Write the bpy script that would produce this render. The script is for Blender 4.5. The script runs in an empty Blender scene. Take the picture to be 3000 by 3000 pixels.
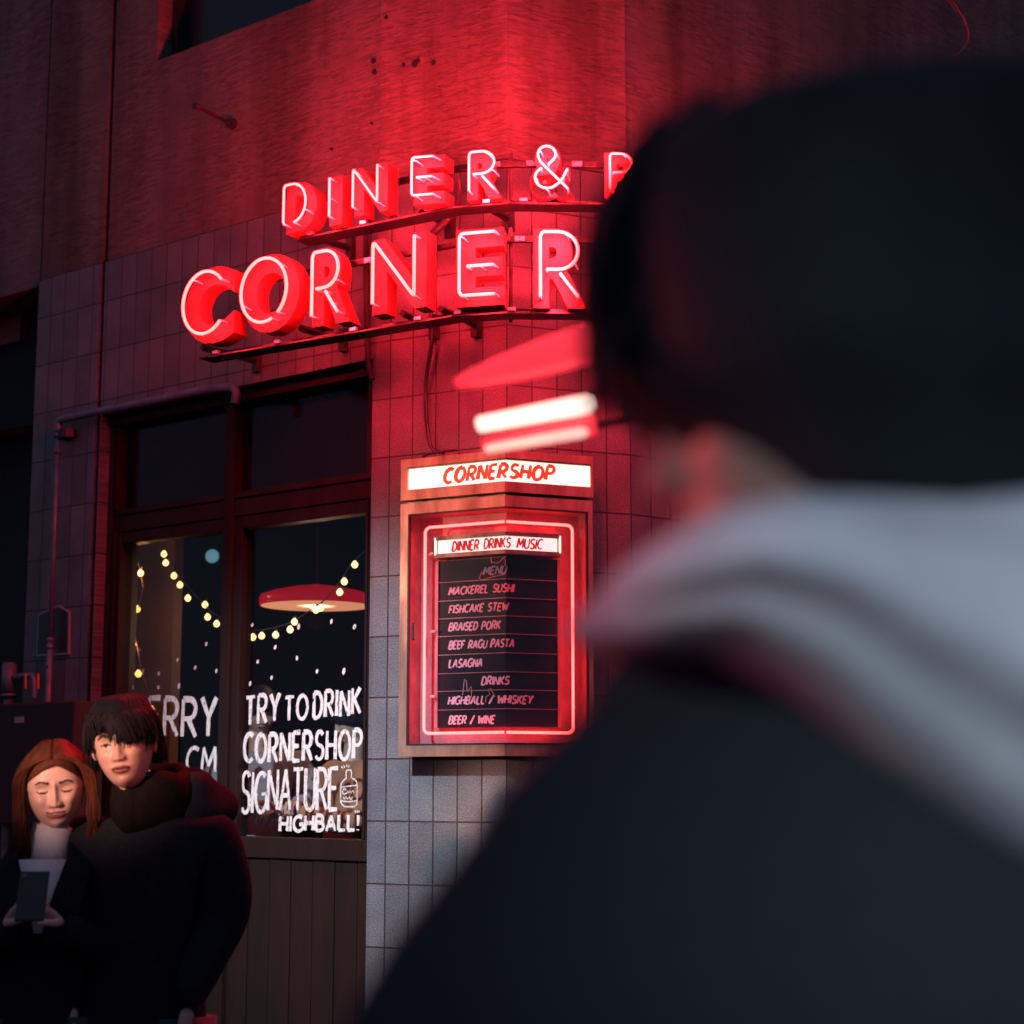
import bpy, bmesh, math, random
from mathutils import Vector, Matrix, Euler, noise
R = math.radians
rnd = random.Random(7)
S = bpy.context.scene
COL = S.collection

# ------------------------------------------------------------------ camera, world, lamps, exposure
F = 5215.0 / 3000.0            # focal length in frame widths
CAMZ = 1.5
PITCH = math.atan(797.0 / 5215.0)
cam = bpy.data.cameras.new('camera')
cam.sensor_width = 36.0
cam.lens = 36.0 * F
cam.clip_start = 0.05
cam.clip_end = 300
cam.dof.use_dof = True
cam.dof.focus_distance = 6.45
cam.dof.aperture_fstop = 2.9
cam_o = bpy.data.objects.new('camera', cam)
COL.objects.link(cam_o)
cam_o.location = (0, 0, CAMZ)
cam_o.rotation_euler = (R(90) + PITCH, 0, 0)
S.camera = cam_o

W = bpy.data.worlds.new("World")
S.world = W
W.use_nodes = True
bg = W.node_tree.nodes['Background']
bg.inputs['Color'].default_value = (0.42, 0.50, 0.88, 1)
bg.inputs['Strength'].default_value = 0.19

def spot(name, loc, target, energy, color, cone, blend, radius):
    l = bpy.data.lights.new(name, 'SPOT')
    l.energy = energy; l.color = color
    l.spot_size = R(cone); l.spot_blend = blend; l.shadow_soft_size = radius
    o = bpy.data.objects.new(name, l)
    COL.objects.link(o)
    o.location = loc
    o.rotation_euler = (Vector(target) - Vector(loc)).to_track_quat('-Z', 'Y').to_euler()
    return o
# unseen street and shop lighting as aimed spots, plus an added red spot
spot('street_light', (-2.4, 2.0, 4.7), (-0.95, 7.45, 1.50), 2900, (0.76, 0.88, 1.0), 22, 1.0, 0.05)
spot('cafe_light', (-6.0, 4.4, 2.5), (-0.22, 7.0, 2.45), 420, (1.0, 0.52, 0.34), 10, 0.9, 0.1)
spot('pavement_light', (-0.9, -1.1, 2.6), (0.33, 0.85, 1.455), 210, (0.74, 0.89, 1.0), 11.5, 0.95, 0.22)
spot('opposite_shop_light', (-3.4, 0.4, 2.3), (-1.17, 4.85, 1.605), 2300, (1.0, 0.50, 0.38), 6.2, 0.85, 0.10)
spot('cheek_red_fill', (-1.9, 1.7, 1.9), (0.07, 0.93, 1.71), 130, (1.0, 0.06, 0.08), 8, 0.9, 0.1)  # added red spot for the passer-by's cheek, no neon stands there

S.view_settings.view_transform = 'Standard'
S.view_settings.look = 'None'
S.view_settings.exposure = 0.0
S.view_settings.gamma = 1.0
S.cycles.use_denoising = True
S.cycles.max_bounces = 7
S.cycles.transparent_max_bounces = 12
S.cycles.sample_clamp_indirect = 4.0
S.cycles.caustics_reflective = False
S.cycles.caustics_refractive = False

# ------------------------------------------------------------------ helpers: picking points of the place
def ray(px, py):
    dx = (px - 1500.0) / 5215.0
    dy = (1500.0 - py) / 5215.0
    c, s = math.cos(PITCH), math.sin(PITCH)
    return Vector((dx, c - s * dy, s + c * dy))
def at_y(px, py, Y):
    d = ray(px, py)
    return Vector((0, 0, CAMZ)) + d * (Y / d.y)

class Chain:
    """a folded upright wall: plan points from left to right, s along it (0 at point zero), n towards the street, z up"""
    def __init__(self, pts, zero):
        self.p = [Vector((a, b)) for a, b in pts]
        self.u = []; self.nn = []; self.len = []
        for a, b in zip(self.p, self.p[1:]):
            d = (b - a); self.len.append(d.length); d = d.normalized()
            self.u.append(d); self.nn.append(Vector((d.y, -d.x)))
        self.mit = []
        for i in range(len(self.p)):
            if i == 0: self.mit.append(self.nn[0])
            elif i == len(self.p) - 1: self.mit.append(self.nn[-1])
            else:
                m = (self.nn[i-1] + self.nn[i]).normalized()
                self.mit.append(m / m.dot(self.nn[i]))
        acc = [0]
        for l in self.len: acc.append(acc[-1] + l)
        self.s = [a - acc[zero] for a in acc]
    def seg(self, s):
        for i in range(len(self.u) - 1):
            if s < self.s[i+1]: return i
        return len(self.u) - 1
    def pt(self, s, n, z, seg=None):
        i = self.seg(s) if seg is None else seg
        a = self.p[i] + self.mit[i] * n
        b = self.p[i+1] + self.mit[i+1] * n
        f = (s - self.s[i]) / self.len[i]
        q = a + (b - a) * f
        return Vector((q.x, q.y, z))
    def px(self, px, py, n, seg=None):
        d = ray(px, py)
        best = None
        for i in range(len(self.u)):
            if seg is not None and i != seg: continue
            a = self.p[i] + self.mit[i] * n
            b = self.p[i+1] + self.mit[i+1] * n
            N = self.nn[i]
            den = N.x * d.x + N.y * d.y
            if abs(den) < 1e-6: continue
            t = N.dot(a) / den
            if t <= 0: continue
            q = Vector((d.x * t, d.y * t))
            f = (q - a).dot((b - a)) / (b - a).length_squared
            lo = -1e9 if (i == 0 or seg is not None) else -1e-6
            hi = 1e9 if (i == len(self.u) - 1 or seg is not None) else 1 + 1e-6
            if lo <= f <= hi and (best is None or t < best[0]):
                best = (t, self.s[i] + f * self.len[i], CAMZ + d.z * t)
        return best[1], best[2]
    def folds(self, a, b):
        return [a] + [q for q in self.s[1:-1] if a + 1e-6 < q < b - 1e-6] + [b]

def dirn(deg_from_axis, left):
    a = R(deg_from_axis)
    return Vector((-math.sin(a) if left else math.sin(a), math.cos(a)))
K = Vector((-0.021, 7.0))
P1 = K + dirn(61.5, True) * 0.625
LEND = P1 + dirn(51.0, True) * 2.75
P2 = K + dirn(67.0, False) * 0.55
CEND = P2 + dirn(52.0, False) * 5.0
WALL = Chain([LEND[:], P1[:], K[:], P2[:], CEND[:]], 2)
sP1 = WALL.s[1]; sP2 = WALL.s[3]; sL = WALL.s[0]

# ------------------------------------------------------------------ helpers: mesh building
class MB:
    def __init__(self): self.v = []; self.f = []; self.uv = []; self.mi = []; self.cur = 0
    def add(self, verts, faces, uv=None):
        o = len(self.v)
        self.v += [tuple(q) for q in verts]
        for k, f in enumerate(faces):
            self.f.append([o + i for i in f]); self.mi.append(self.cur)
            self.uv.append(None if uv is None else [uv[i] for i in f])
    def hexa(self, p):      # 8 points: 0-3 one end loop, 4-7 other end loop
        self.add(p, [(3,2,1,0),(4,5,6,7),(0,1,5,4),(1,2,6,5),(2,3,7,6),(3,0,4,7)])
    def box(self, lo, hi):
        x0,y0,z0 = lo; x1,y1,z1 = hi
        self.hexa([(x0,y0,z0),(x1,y0,z0),(x1,y1,z0),(x0,y1,z0),(x0,y0,z1),(x1,y0,z1),(x1,y1,z1),(x0,y1,z1)])
    def wbox(self, ch, s0, s1, n0, n1, z0, z1):     # follows the fold of the wall
        br = ch.folds(s0, s1)
        vs = []; uv = []
        for k, s in enumerate(br):
            sg = ch.seg(s - 1e-5) if k else ch.seg(s + 1e-5)
            for n, z in ((n0,z0),(n1,z0),(n1,z1),(n0,z1)):
                vs.append(ch.pt(s, n, z, sg)); uv.append((s, z))
        fs = [(0,1,2,3)]
        for k in range(len(br) - 1):
            o = 4 * k
            for j in range(4):
                fs.append((o+j, o+4+j, o+4+(j+1)%4, o+(j+1)%4))
        o = 4 * (len(br) - 1)
        fs.append((o+3,o+2,o+1,o))
        # end faces and reveals get uv that runs with n so the pattern goes round the corner
        self.add(vs, fs, uv)
    def wpoly(self, ch, pts, n0, n1):        # a convex polygon in (s,z) pushed from n0 to n1
        m = len(pts)
        vs = [ch.pt(s, n0, z) for s, z in pts] + [ch.pt(s, n1, z) for s, z in pts]
        fs = [tuple(range(m))[::-1], tuple(range(m, 2*m))] + [(i,(i+1)%m,m+(i+1)%m,m+i) for i in range(m)]
        self.add(vs, fs, [(s,z) for s,z in pts] * 2)
    def tube(self, path, r, sides=8, cap=True, flat=None):
        P = [Vector(q) for q in path]
        rr = r if isinstance(r, (list, tuple)) else [r] * len(P)
        rings = []
        prev = None
        for i, p in enumerate(P):
            t = (P[min(i+1,len(P)-1)] - P[max(i-1,0)])
            if t.length < 1e-9: t = Vector((0,0,1))
            t.normalize()
            if prev is None:
                a = Vector((0,0,1)) if abs(t.z) < 0.9 else Vector((1,0,0))
                x = t.cross(a).normalized()
            else:
                x = prev - t * prev.dot(t)
                x = x.normalized() if x.length > 1e-6 else t.orthogonal().normalized()
            prev = x
            y = t.cross(x)
            rings.append([p + (x * math.cos(2*math.pi*k/sides) + y * math.sin(2*math.pi*k/sides)) * rr[i] for k in range(sides)])
        vs = [q for g in rings for q in g]
        fs = []
        for i in range(len(P) - 1):
            for k in range(sides):
                a = i*sides + k; b = i*sides + (k+1)%sides
                fs.append((a, b, b+sides, a+sides))
        if cap:
            fs.append(tuple(range(sides))[::-1]); fs.append(tuple(range((len(P)-1)*sides, len(P)*sides)))
        self.add(vs, fs)
    def rings(self, rings, cap=True):
        m = len(rings[0]); vs = [q for g in rings for q in g]; fs = []
        for i in range(len(rings)-1):
            for k in range(m):
                a = i*m+k; b = i*m+(k+1)%m
                fs.append((a,b,b+m,a+m))
        if cap:
            fs.append(tuple(range(m))[::-1]); fs.append(tuple(range((len(rings)-1)*m, len(rings)*m)))
        self.add(vs, fs)
    def lathe(self, prof, c, n=32, axis=Vector((0,0,1))):
        q = Vector((0,0,1)).rotation_difference(axis)
        c = Vector(c)
        rings = [[c + q @ Vector((r*math.cos(2*math.pi*k/n), r*math.sin(2*math.pi*k/n), z)) for k in range(n)] for r, z in prof]
        self.rings(rings)
    def ball(self, c, r, n=12, sc=(1,1,1), q=None):
        c = Vector(c); rg = []
        for i in range(n+1):
            a = math.pi * i / n
            a = min(max(a, 0.02), math.pi-0.02)
            rg.append([])
            for k in range(n*2):
                b = math.pi * k / n
                p = Vector((r*math.sin(a)*math.cos(b)*sc[0], r*math.sin(a)*math.sin(b)*sc[1], -r*math.cos(a)*sc[2]))
                rg[-1].append(c + (q @ p if q else p))
        self.rings(rg)
    def split(self, name, mats, parent=None, smooth=False, bevel=0.0):
        par = list(range(len(self.v)))
        def find(a):
            while par[a] != a: par[a] = par[par[a]]; a = par[a]
            return a
        for f in self.f:
            for q in f[1:]: par[find(q)] = find(f[0])
        groups = {}
        for i, f in enumerate(self.f): groups.setdefault(find(f[0]), []).append(i)
        for g in groups.values():
            m = MB(); mp = {}
            for i in g:
                for q in self.f[i]:
                    if q not in mp: mp[q] = len(m.v); m.v.append(self.v[q])
                m.f.append([mp[q] for q in self.f[i]]); m.uv.append(self.uv[i]); m.mi.append(self.mi[i])
            m.build(name, mats, parent, smooth, bevel)
    def build(self, name, mats, parent=None, smooth=False, bevel=0.0):
        me = bpy.data.meshes.new(name)
        me.from_pydata(self.v, [], self.f)
        if any(u is not None for u in self.uv):
            ul = me.uv_layers.new(name='UVMap')
            li = 0
            for fi, f in enumerate(self.f):
                for k in range(len(f)):
                    if self.uv[fi] is not None: ul.data[li].uv = self.uv[fi][k]
                    li += 1
        for m in (mats if isinstance(mats, (list, tuple)) else [mats]): me.materials.append(m)
        for p, i in zip(me.polygons, self.mi):
            p.material_index = i; p.use_smooth = smooth
        bm = bmesh.new(); bm.from_mesh(me)
        bmesh.ops.recalc_face_normals(bm, faces=bm.faces)
        if bevel > 0:
            bmesh.ops.bevel(bm, geom=[e for e in bm.edges if len(e.link_faces) == 2 and e.calc_face_angle(0) > 0.6],
                            offset=bevel, segments=2, profile=0.6, affect='EDGES')
        bm.to_mesh(me); bm.free()
        o = bpy.data.objects.new(name, me)
        COL.objects.link(o)
        if parent is not None: hang(o, parent)
        return o

def hang(o, parent):
    o.parent = parent
    o.matrix_parent_inverse = parent.matrix_world_inverse if hasattr(parent, 'matrix_world_inverse') else Matrix.Translation(-world_loc(parent))
def world_loc(o):
    return Vector(o.get('_base', (0,0,0)))
def thing(name, label, cat, base=(0,0,0), group=None):
    o = bpy.data.objects.new(name, None)
    COL.objects.link(o)
    o.empty_display_size = 0.1
    o.location = base; o['_base'] = list(base)
    o['label'] = label; o['category'] = cat
    if group: o['group'] = group
    return o
def tag(o, label, cat, group=None):
    o['label'] = label; o['category'] = cat
    if group: o['group'] = group
    return o

# ------------------------------------------------------------------ helpers: materials
def mat(name, col, rough=0.6, metal=0.0, spec=0.5, emit=None, strength=0.0):
    m = bpy.data.materials.new(name); m.use_nodes = True
    b = m.node_tree.nodes['Principled BSDF']
    b.inputs['Base Color'].default_value = (*col, 1)
    b.inputs['Roughness'].default_value = rough
    b.inputs['Metallic'].default_value = metal
    b.inputs['Specular IOR Level'].default_value = spec
    if emit:
        b.inputs['Emission Color'].default_value = (*emit, 1)
        b.inputs['Emission Strength'].default_value = strength
    return m
class N:
    def __init__(self, m): self.t = m.node_tree; self.b = self.t.nodes['Principled BSDF']
    def new(self, kind, **kw):
        n = self.t.nodes.new(kind)
        for k, v in kw.items():
            if k in n.inputs: n.inputs[k].default_value = v
            else: setattr(n, k, v)
        return n
    def ln(self, a, ao, b, bi): self.t.links.new(a.outputs[ao], b.inputs[bi])
    def coords(self, kind='Object', scale=(1,1,1)):
        c = self.new('ShaderNodeTexCoord'); mp = self.new('ShaderNodeMapping')
        mp.inputs['Scale'].default_value = scale
        self.ln(c, kind, mp, 'Vector'); return mp
    def ramp(self, src, out, stops):
        r = self.new('ShaderNodeValToRGB')
        e = r.color_ramp.elements
        while len(e) < len(stops): e.new(0.5)
        for q, (p, c) in zip(e, stops): q.position = p; q.color = (*c, 1) if len(c) == 3 else c
        self.ln(src, out, r, 'Fac'); return r
    def mix(self, f, a, b, blend='MIX'):
        n = self.new('ShaderNodeMix', data_type='RGBA', blend_type=blend)
        if isinstance(f, float): n.inputs[0].default_value = f
        else: self.t.links.new(f, n.inputs[0])
        for q, i in ((a,6),(b,7)):
            if isinstance(q, tuple): n.inputs[i].default_value = (*q, 1)
            else: self.t.links.new(q, n.inputs[i])
        return n.outputs[2]
def grubby(name, c1, c2, scale=8, rough=(0.4,0.7), metal=0.0, bump=0.0, stretch=(1,1,1), spec=0.5):
    m = mat(name, c1, rough[0], metal, spec); g = N(m)
    mp = g.coords('Object', stretch)
    t = g.new('ShaderNodeTexNoise', Scale=scale, Detail=8.0, Roughness=0.65); g.ln(mp,'Vector',t,'Vector')
    r = g.ramp(t, 'Fac', [(0.35, c1), (0.68, c2)]); g.ln(r,'Color',g.b,'Base Color')
    rr = g.ramp(t, 'Fac', [(0.3,(rough[0],)*3), (0.7,(rough[1],)*3)]); g.ln(rr,'Color',g.b,'Roughness')
    if bump:
        bp = g.new('ShaderNodeBump', Strength=bump, Distance=0.003); g.ln(t,'Fac',bp,'Height'); g.ln(bp,'Normal',g.b,'Normal')
    return m

TW, TH, ZROW = 0.1108, 0.248, 0.112
def tile_material():
    m = mat('granular_tile', (0.2,0.2,0.22), 0.45, 0, 0.5); g = N(m)
    uv = g.coords('UV')
    mp = uv
    mp.inputs['Location'].default_value = (0.0, -ZROW, 0)
    b = g.new('ShaderNodeTexBrick', offset=0.0, squash=1.0)
    b.inputs['Color1'].default_value = (0.0,0,0,1); b.inputs['Color2'].default_value = (1,1,1,1)
    b.inputs['Mortar'].default_value = (0.5,0.5,0.5,1)
    b.inputs['Scale'].default_value = 1.0
    b.inputs['Mortar Size'].default_value = 0.0034
    b.inputs['Mortar Smooth'].default_value = 0.25
    b.inputs['Brick Width'].default_value = TW; b.inputs['Row Height'].default_value = TH
    g.ln(mp,'Vector',b,'Vector')
    n1 = g.new('ShaderNodeTexNoise', Scale=170.0, Detail=3.0, Roughness=0.6); g.ln(uv,'Vector',n1,'Vector')
    n2 = g.new('ShaderNodeTexNoise', Scale=5.0, Detail=4.0); g.ln(uv,'Vector',n2,'Vector')
    base = g.mix(b.outputs['Color'], (0.135,0.136,0.15), (0.205,0.20,0.213))
    sp = g.ramp(n1,'Fac',[(0.42,(0.62,0.62,0.64)),(0.62,(1.12,1.12,1.12))])
    base = g.mix(1.0, base, sp.outputs['Color'], 'MULTIPLY')
    dt = g.ramp(n2,'Fac',[(0.35,(0.72,0.72,0.72)),(0.65,(1.0,1.0,1.0))])
    base = g.mix(1.0, base, dt.outputs['Color'], 'MULTIPLY')
    col = g.mix(b.outputs['Fac'], base, (0.035,0.02,0.022))
    g.t.links.new(col, g.b.inputs['Base Color'])
    bp = g.new('ShaderNodeBump', Strength=0.9, Distance=0.0028); g.ln(n1,'Fac',bp,'Height')
    bp2 = g.new('ShaderNodeBump', Strength=1.0, Distance=0.006, invert=True); g.ln(b,'Fac',bp2,'Height'); g.ln(bp,'Normal',bp2,'Normal')
    g.ln(bp2,'Normal',g.b,'Normal')
    return m
def plaster_material():
    m = mat('weathered_render', (0.35,0.33,0.3), 0.8, 0, 0.25); g = N(m)
    u1 = g.coords('UV', (1,1,1)); u1.inputs['Rotation'].default_value = (0,0,R(5)); u1.inputs['Scale'].default_value = (10,84,1)
    t1 = g.new('ShaderNodeTexNoise', Scale=1.0, Detail=10.0, Roughness=0.8, Distortion=1.1); g.ln(u1,'Vector',t1,'Vector')
    u2 = g.coords('UV', (1,1,1))
    t2 = g.new('ShaderNodeTexNoise', Scale=2.3, Detail=5.0, Roughness=0.6); g.ln(u2,'Vector',t2,'Vector')
    t3 = g.new('ShaderNodeTexNoise', Scale=95.0, Detail=3.0); g.ln(u2,'Vector',t3,'Vector')
    mm = g.new('ShaderNodeMath', operation='MULTIPLY_ADD'); g.ln(t2,'Fac',mm,0); mm.inputs[1].default_value = 0.62; g.ln(t1,'Fac',mm,2)
    streak = g.ramp(mm,'Value',[(0.80,(1,1,1)),(0.95,(0.28,0.28,0.28))])
    blot = g.ramp(t2,'Fac',[(0.3,(0.125,0.112,0.10)),(0.5,(0.20,0.18,0.16)),(0.72,(0.26,0.235,0.21))])
    u4 = g.coords('UV', (3.2,.35,1)); t4 = g.new('ShaderNodeTexNoise', Scale=1.0, Detail=5.0, Roughness=0.6); g.ln(u4,'Vector',t4,'Vector')
    run = g.ramp(t4,'Fac',[(0.36,(0.55,0.53,0.52)),(0.60,(1.0,1.0,1.0))])
    col = g.mix(streak.outputs['Color'], (0.075,0.064,0.06), blot.outputs['Color'])
    col = g.mix(1.0, col, run.outputs['Color'], 'MULTIPLY')
    g.t.links.new(col, g.b.inputs['Base Color'])
    bp = g.new('ShaderNodeBump', Strength=0.7, Distance=0.006); g.ln(streak,'Color',bp,'Height')
    bp2 = g.new('ShaderNodeBump', Strength=0.5, Distance=0.002); g.ln(t3,'Fac',bp2,'Height'); g.ln(bp,'Normal',bp2,'Normal')
    g.ln(bp2,'Normal',g.b,'Normal')
    return m
def glass_material(name, refl=0.06, tint=(0.93,0.95,0.97)):
    m = bpy.data.materials.new(name); m.use_nodes = True; t = m.node_tree
    t.nodes.remove(t.nodes['Principled BSDF'])
    tr = t.nodes.new('ShaderNodeBsdfTransparent'); tr.inputs['Color'].default_value = (*tint,1)
    gl = t.nodes.new('ShaderNodeBsdfGlossy'); gl.inputs['Roughness'].default_value = 0.02
    fr = t.nodes.new('ShaderNodeLayerWeight')
    pw = t.nodes.new('ShaderNodeMath'); pw.operation = 'POWER'; pw.inputs[1].default_value = 4.0
    ml = t.nodes.new('ShaderNodeMath'); ml.operation = 'MULTIPLY_ADD'; ml.inputs[1].default_value = 0.5; ml.inputs[2].default_value = refl * .5
    t.links.new(fr.outputs['Facing'], pw.inputs[0]); t.links.new(pw.outputs[0], ml.inputs[0])
    mx = t.nodes.new('ShaderNodeMixShader')
    t.links.new(ml.outputs[0], mx.inputs[0]); t.links.new(tr.outputs[0], mx.inputs[1]); t.links.new(gl.outputs[0], mx.inputs[2])
    t.links.new(mx.outputs[0], t.nodes['Material Output'].inputs['Surface'])
    return m
NEON = (1.0, 0.052, 0.05)
M_tile = tile_material(); M_plaster = plaster_material()
M_pane = glass_material('window_glass', 0.05)
M_cover = glass_material('cabinet_glass', 0.05)
M_neon = mat('neon_tube', (0.9,0.3,0.25), 0.3, emit=(1.0,0.034,0.025), strength=15.5)
M_neon2 = mat('cabinet_neon_tube', (0.9,0.3,0.25), 0.3, emit=(1.0,0.028,0.024), strength=20)
M_letter = grubby('painted_letter_metal', (0.25,0.024,0.024), (0.34,0.04,0.038), 14, (0.5,0.65), 0, 0, (1,1,1), 0.25)
M_dark = grubby('black_steel', (0.02,0.02,0.023), (0.045,0.04,0.042), 22, (0.35,0.6), 0.3)
M_chrome = grubby('bright_steel', (0.55,0.55,0.57), (0.72,0.72,0.74), 30, (0.2,0.4), 0.9)
M_rail = grubby('sign_rail_steel', (0.02,0.02,0.022), (0.06,0.058,0.06), 18, (0.25,0.5), 0.8)
M_clip = mat('clear_tube_support', (0.75,0.6,0.58), 0.25)
M_frame = grubby('brushed_cabinet_steel', (0.56,0.34,0.24), (0.20,0.115,0.085), 11, (0.30,0.55), 0.5, 0.1, (1,1,0.25))
M_wood = grubby('dark_brown_joinery', (0.026,0.012,0.010), (0.014,0.008,0.008), 9, (0.45,0.65), 0, 0.2, (1,1,0.15), 0.15)
M_gasket = mat('black_gasket', (0.015,0.015,0.017), 0.5)
M_inner = grubby('cabinet_lining', (0.46,0.24,0.27), (0.30,0.15,0.17), 9, (0.3,0.55), 0.3)
M_board = grubby('black_menu_board', (0.008,0.008,0.010), (0.014,0.014,0.017), 9, (0.35,0.5), 0, 0, (1,1,1), 0.25)
M_white = grubby('white_marker_paint', (0.72,0.66,0.6), (0.85,0.8,0.74), 60, (0.6,0.8))
def worn(m):
    t = m.node_tree; g = N(m); mp = g.coords('Object', (1,1,.35))
    n = g.new('ShaderNodeTexNoise', Scale=95.0, Detail=4.0, Roughness=.7); g.ln(mp,'Vector',n,'Vector')
    r = g.ramp(n,'Fac',[(0.36,(0,0,0)),(0.45,(1,1,1))])
    t.links.new(r.outputs['Color'], g.b.inputs['Alpha'])
worn(M_white)
M_menu = mat('pink_lit_menu_lettering', (0.85,0.50,0.57), 0.6)  # white letters, the red neon light on them put into the colour
M_light = mat('lit_acrylic', (0.9,0.9,0.85), 0.4, emit=(1.0,0.80,0.60), strength=1.55)
M_light2 = mat('lit_small_acrylic', (0.9,0.9,0.85), 0.4, emit=(1.0,0.82,0.72), strength=1.15)
M_redpaint = mat('red_sign_lettering', (0.62,0.05,0.03), 0.5, emit=(1.0,0.07,0.03), strength=0.62)
M_redpaint2 = mat('crimson_sign_lettering', (0.55,0.02,0.03), 0.5, emit=(1.0,0.02,0.03), strength=0.33)
M_cable = mat('black_cable', (0.012,0.012,0.014), 0.4)
M_conduit = mat('black_conduit', (0.05,0.045,0.05), 0.45)
M_pipe = grubby('grey_pipe', (0.19,0.22,0.27), (0.12,0.14,0.17), 12, (0.35,0.6), 0.4)
M_orange = mat('orange_valve', (0.55,0.16,0.03), 0.5)
M_bulb = mat('warm_bulb', (1,0.9,0.7), 0.3, emit=(1.0,0.56,0.21), strength=2.6)
M_bulb2 = mat('amber_bulb', (1,0.8,0.5), 0.3, emit=(1.0,0.36,0.08), strength=3.0)
M_wire = mat('brown_wire', (0.08,0.045,0.03), 0.6)
M_shade = mat('glowing_red_enamel', (0.55,0.02,0.03), 0.2, emit=(1.0,0.015,0.04), strength=0.30)  # weak emission stands in for light falling on the enamel shade
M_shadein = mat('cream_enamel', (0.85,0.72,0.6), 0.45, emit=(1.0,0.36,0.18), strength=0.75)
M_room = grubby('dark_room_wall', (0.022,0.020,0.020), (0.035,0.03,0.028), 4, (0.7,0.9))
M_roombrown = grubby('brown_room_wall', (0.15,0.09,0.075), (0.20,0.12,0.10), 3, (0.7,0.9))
M_ground = grubby('asphalt_paving', (0.045,0.045,0.05), (0.07,0.07,0.075), 30, (0.6,0.9), 0, 0.4)
M_dull = grubby('dark_neighbour_wall', (0.02,0.02,0.023), (0.03,0.028,0.028), 3, (0.8,0.95))
M_plate = mat('black_plate', (0.02,0.02,0.024), 0.4)
M_platew = mat('plate_white', (0.3,0.3,0.32), 0.5)

# ------------------------------------------------------------------ stroke lettering
def arc(cx, cy, rx, ry, a0, a1, n=10):
    return [(cx + rx*math.cos(R(a0+(a1-a0)*i/n)), cy + ry*math.sin(R(a0+(a1-a0)*i/n))) for i in range(n+1)]
G = {
 'A': (.62, [[(0,0),(.31,1)],[(.31,1),(.62,0)],[(.12,.36),(.5,.36)]]),
 'B': (.52, [[(0,0),(0,1)],[(0,1),(.26,1)]+arc(.26,.76,.2,.24,90,-90)+[(0,.52)],[(0,.52),(.28,.52)]+arc(.28,.26,.24,.26,90,-90)+[(0,0)]]),
 'C': (.58, [arc(.36,.5,.36,.5,52,308,16)]),
 'D': (.56, [[(0,0),(0,1)],[(0,1),(.2,1)]+arc(.2,.5,.36,.5,90,-90,14)+[(0,0)]]),
 'E': (.46, [[(.46,1),(0,1),(0,0),(.46,0)],[(0,.52),(.38,.52)]]),
 'F': (.46, [[(.46,1),(0,1),(0,0)],[(0,.52),(.36,.52)]]),
 'G': (.62, [arc(.36,.5,.36,.5,52,330,16)+[(.66,.46),(.4,.46)]]),
 'H': (.54, [[(0,0),(0,1)],[(.54,0),(.54,1)],[(0,.5),(.54,.5)]]),
 'I': (.04, [[(.02,0),(.02,1)]]),
 'K': (.54, [[(0,0),(0,1)],[(.5,1),(0,.42)],[(.14,.56),(.54,0)]]),
 'L': (.44, [[(0,1),(0,0),(.44,0)]]),
 'M': (.70, [[(0,0),(.06,1),(.35,.25),(.64,1),(.7,0)]]),
 'N': (.56, [[(0,0),(0,1),(.56,0),(.56,1)]]),
 'O': (.66, [arc(.33,.5,.33,.5,80,440,20)]),
 'P': (.50, [[(0,0),(0,1)],[(0,1),(.24,1)]+arc(.24,.73,.24,.27,90,-90)+[(0,.46)]]),
 'R': (.54, [[(0,0),(0,1)],[(0,1),(.26,1)]+arc(.26,.74,.24,.26,90,-90)+[(0,.48)],[(.22,.48),(.54,0)]]),
 'S': (.50, [arc(.26,.75,.22,.25,30,270,9)+arc(.25,.25,.25,.25,90,-150,9)]),
 'T': (.56, [[(0,1),(.56,1)],[(.28,1),(.28,0)]]),
 'U': (.54, [[(0,1),(0,.27)]+arc(.27,.27,.27,.27,180,360,10)+[(.54,1)]]),
 'W': (.80, [[(0,1),(.18,0),(.4,.75),(.62,0),(.8,1)]]),
 'Y': (.56, [[(0,1),(.28,.48)],[(.56,1),(.28,.48),(.28,0)]]),
 '/': (.40, [[(0,-.05),(.4,1.05)]]),
 '!': (.06, [[(.03,1),(.03,.3)],[(.03,.06),(.03,0)]]),
 ' ': (.34, []),
}
def layout(text, gap=.2, slant=0.0, jit=0.0, rg=None):
    x = 0; out = []
    for ch in text:
        w, st = G[ch]
        dz = (rg.uniform(-jit, jit) if rg else 0); sc = 1 + (rg.uniform(-jit, jit) if rg else 0)
        for q in st:
            out.append([(x + a + slant*b, b*sc + dz) for a, b in q])
        x += w + gap
    return out, x - gap
def stroke(mb, ch, path, width, n0, th, rg=None, tap=0.25):
    # subdivide, then a rectangular section
    P = []
    for (a, b), (c, d) in zip(path, path[1:]):
        k = max(1, int(math.hypot(c-a, d-b) / 0.012))
        for i in range(k): P.append((a+(c-a)*i/k, b+(d-b)*i/k))
    P.append(path[-1])
    # cut at the corner fold
    vs = []; m = len(P)
    w0 = width * (1 + (rg.uniform(-.12,.12) if rg else 0))
    for i, (a, b) in enumerate(P):
        t0 = P[max(i-1,0)]; t1 = P[min(i+1,m-1)]
        tx, tz = t1[0]-t0[0], t1[1]-t0[1]
        l = math.hypot(tx, tz) or 1
        nx, nz = -tz/l, tx/l
        # mitre widening at sharp corners is left to the square ends
        f = i / max(m-1, 1)
        w = w0 * 0.5 * (1 - tap*f + (rg.uniform(-.10,.10) if rg else 0))
        ex = 0
        for sg in (1, -1):
            for n in (n0, n0+th):
                vs.append(ch.pt(a + nx*w*sg, n, b + nz*w*sg))
    fs = [(0,1,3,2)]
    for i in range(m-1):
        o = 4*i
        fs += [(o,o+4,o+5,o+1),(o+1,o+5,o+7,o+3),(o+3,o+7,o+6,o+2),(o+2,o+6,o+4,o)]
    o = 4*(m-1); fs.append((o+2,o+3,o+1,o))
    mb.add(vs, fs)
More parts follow.
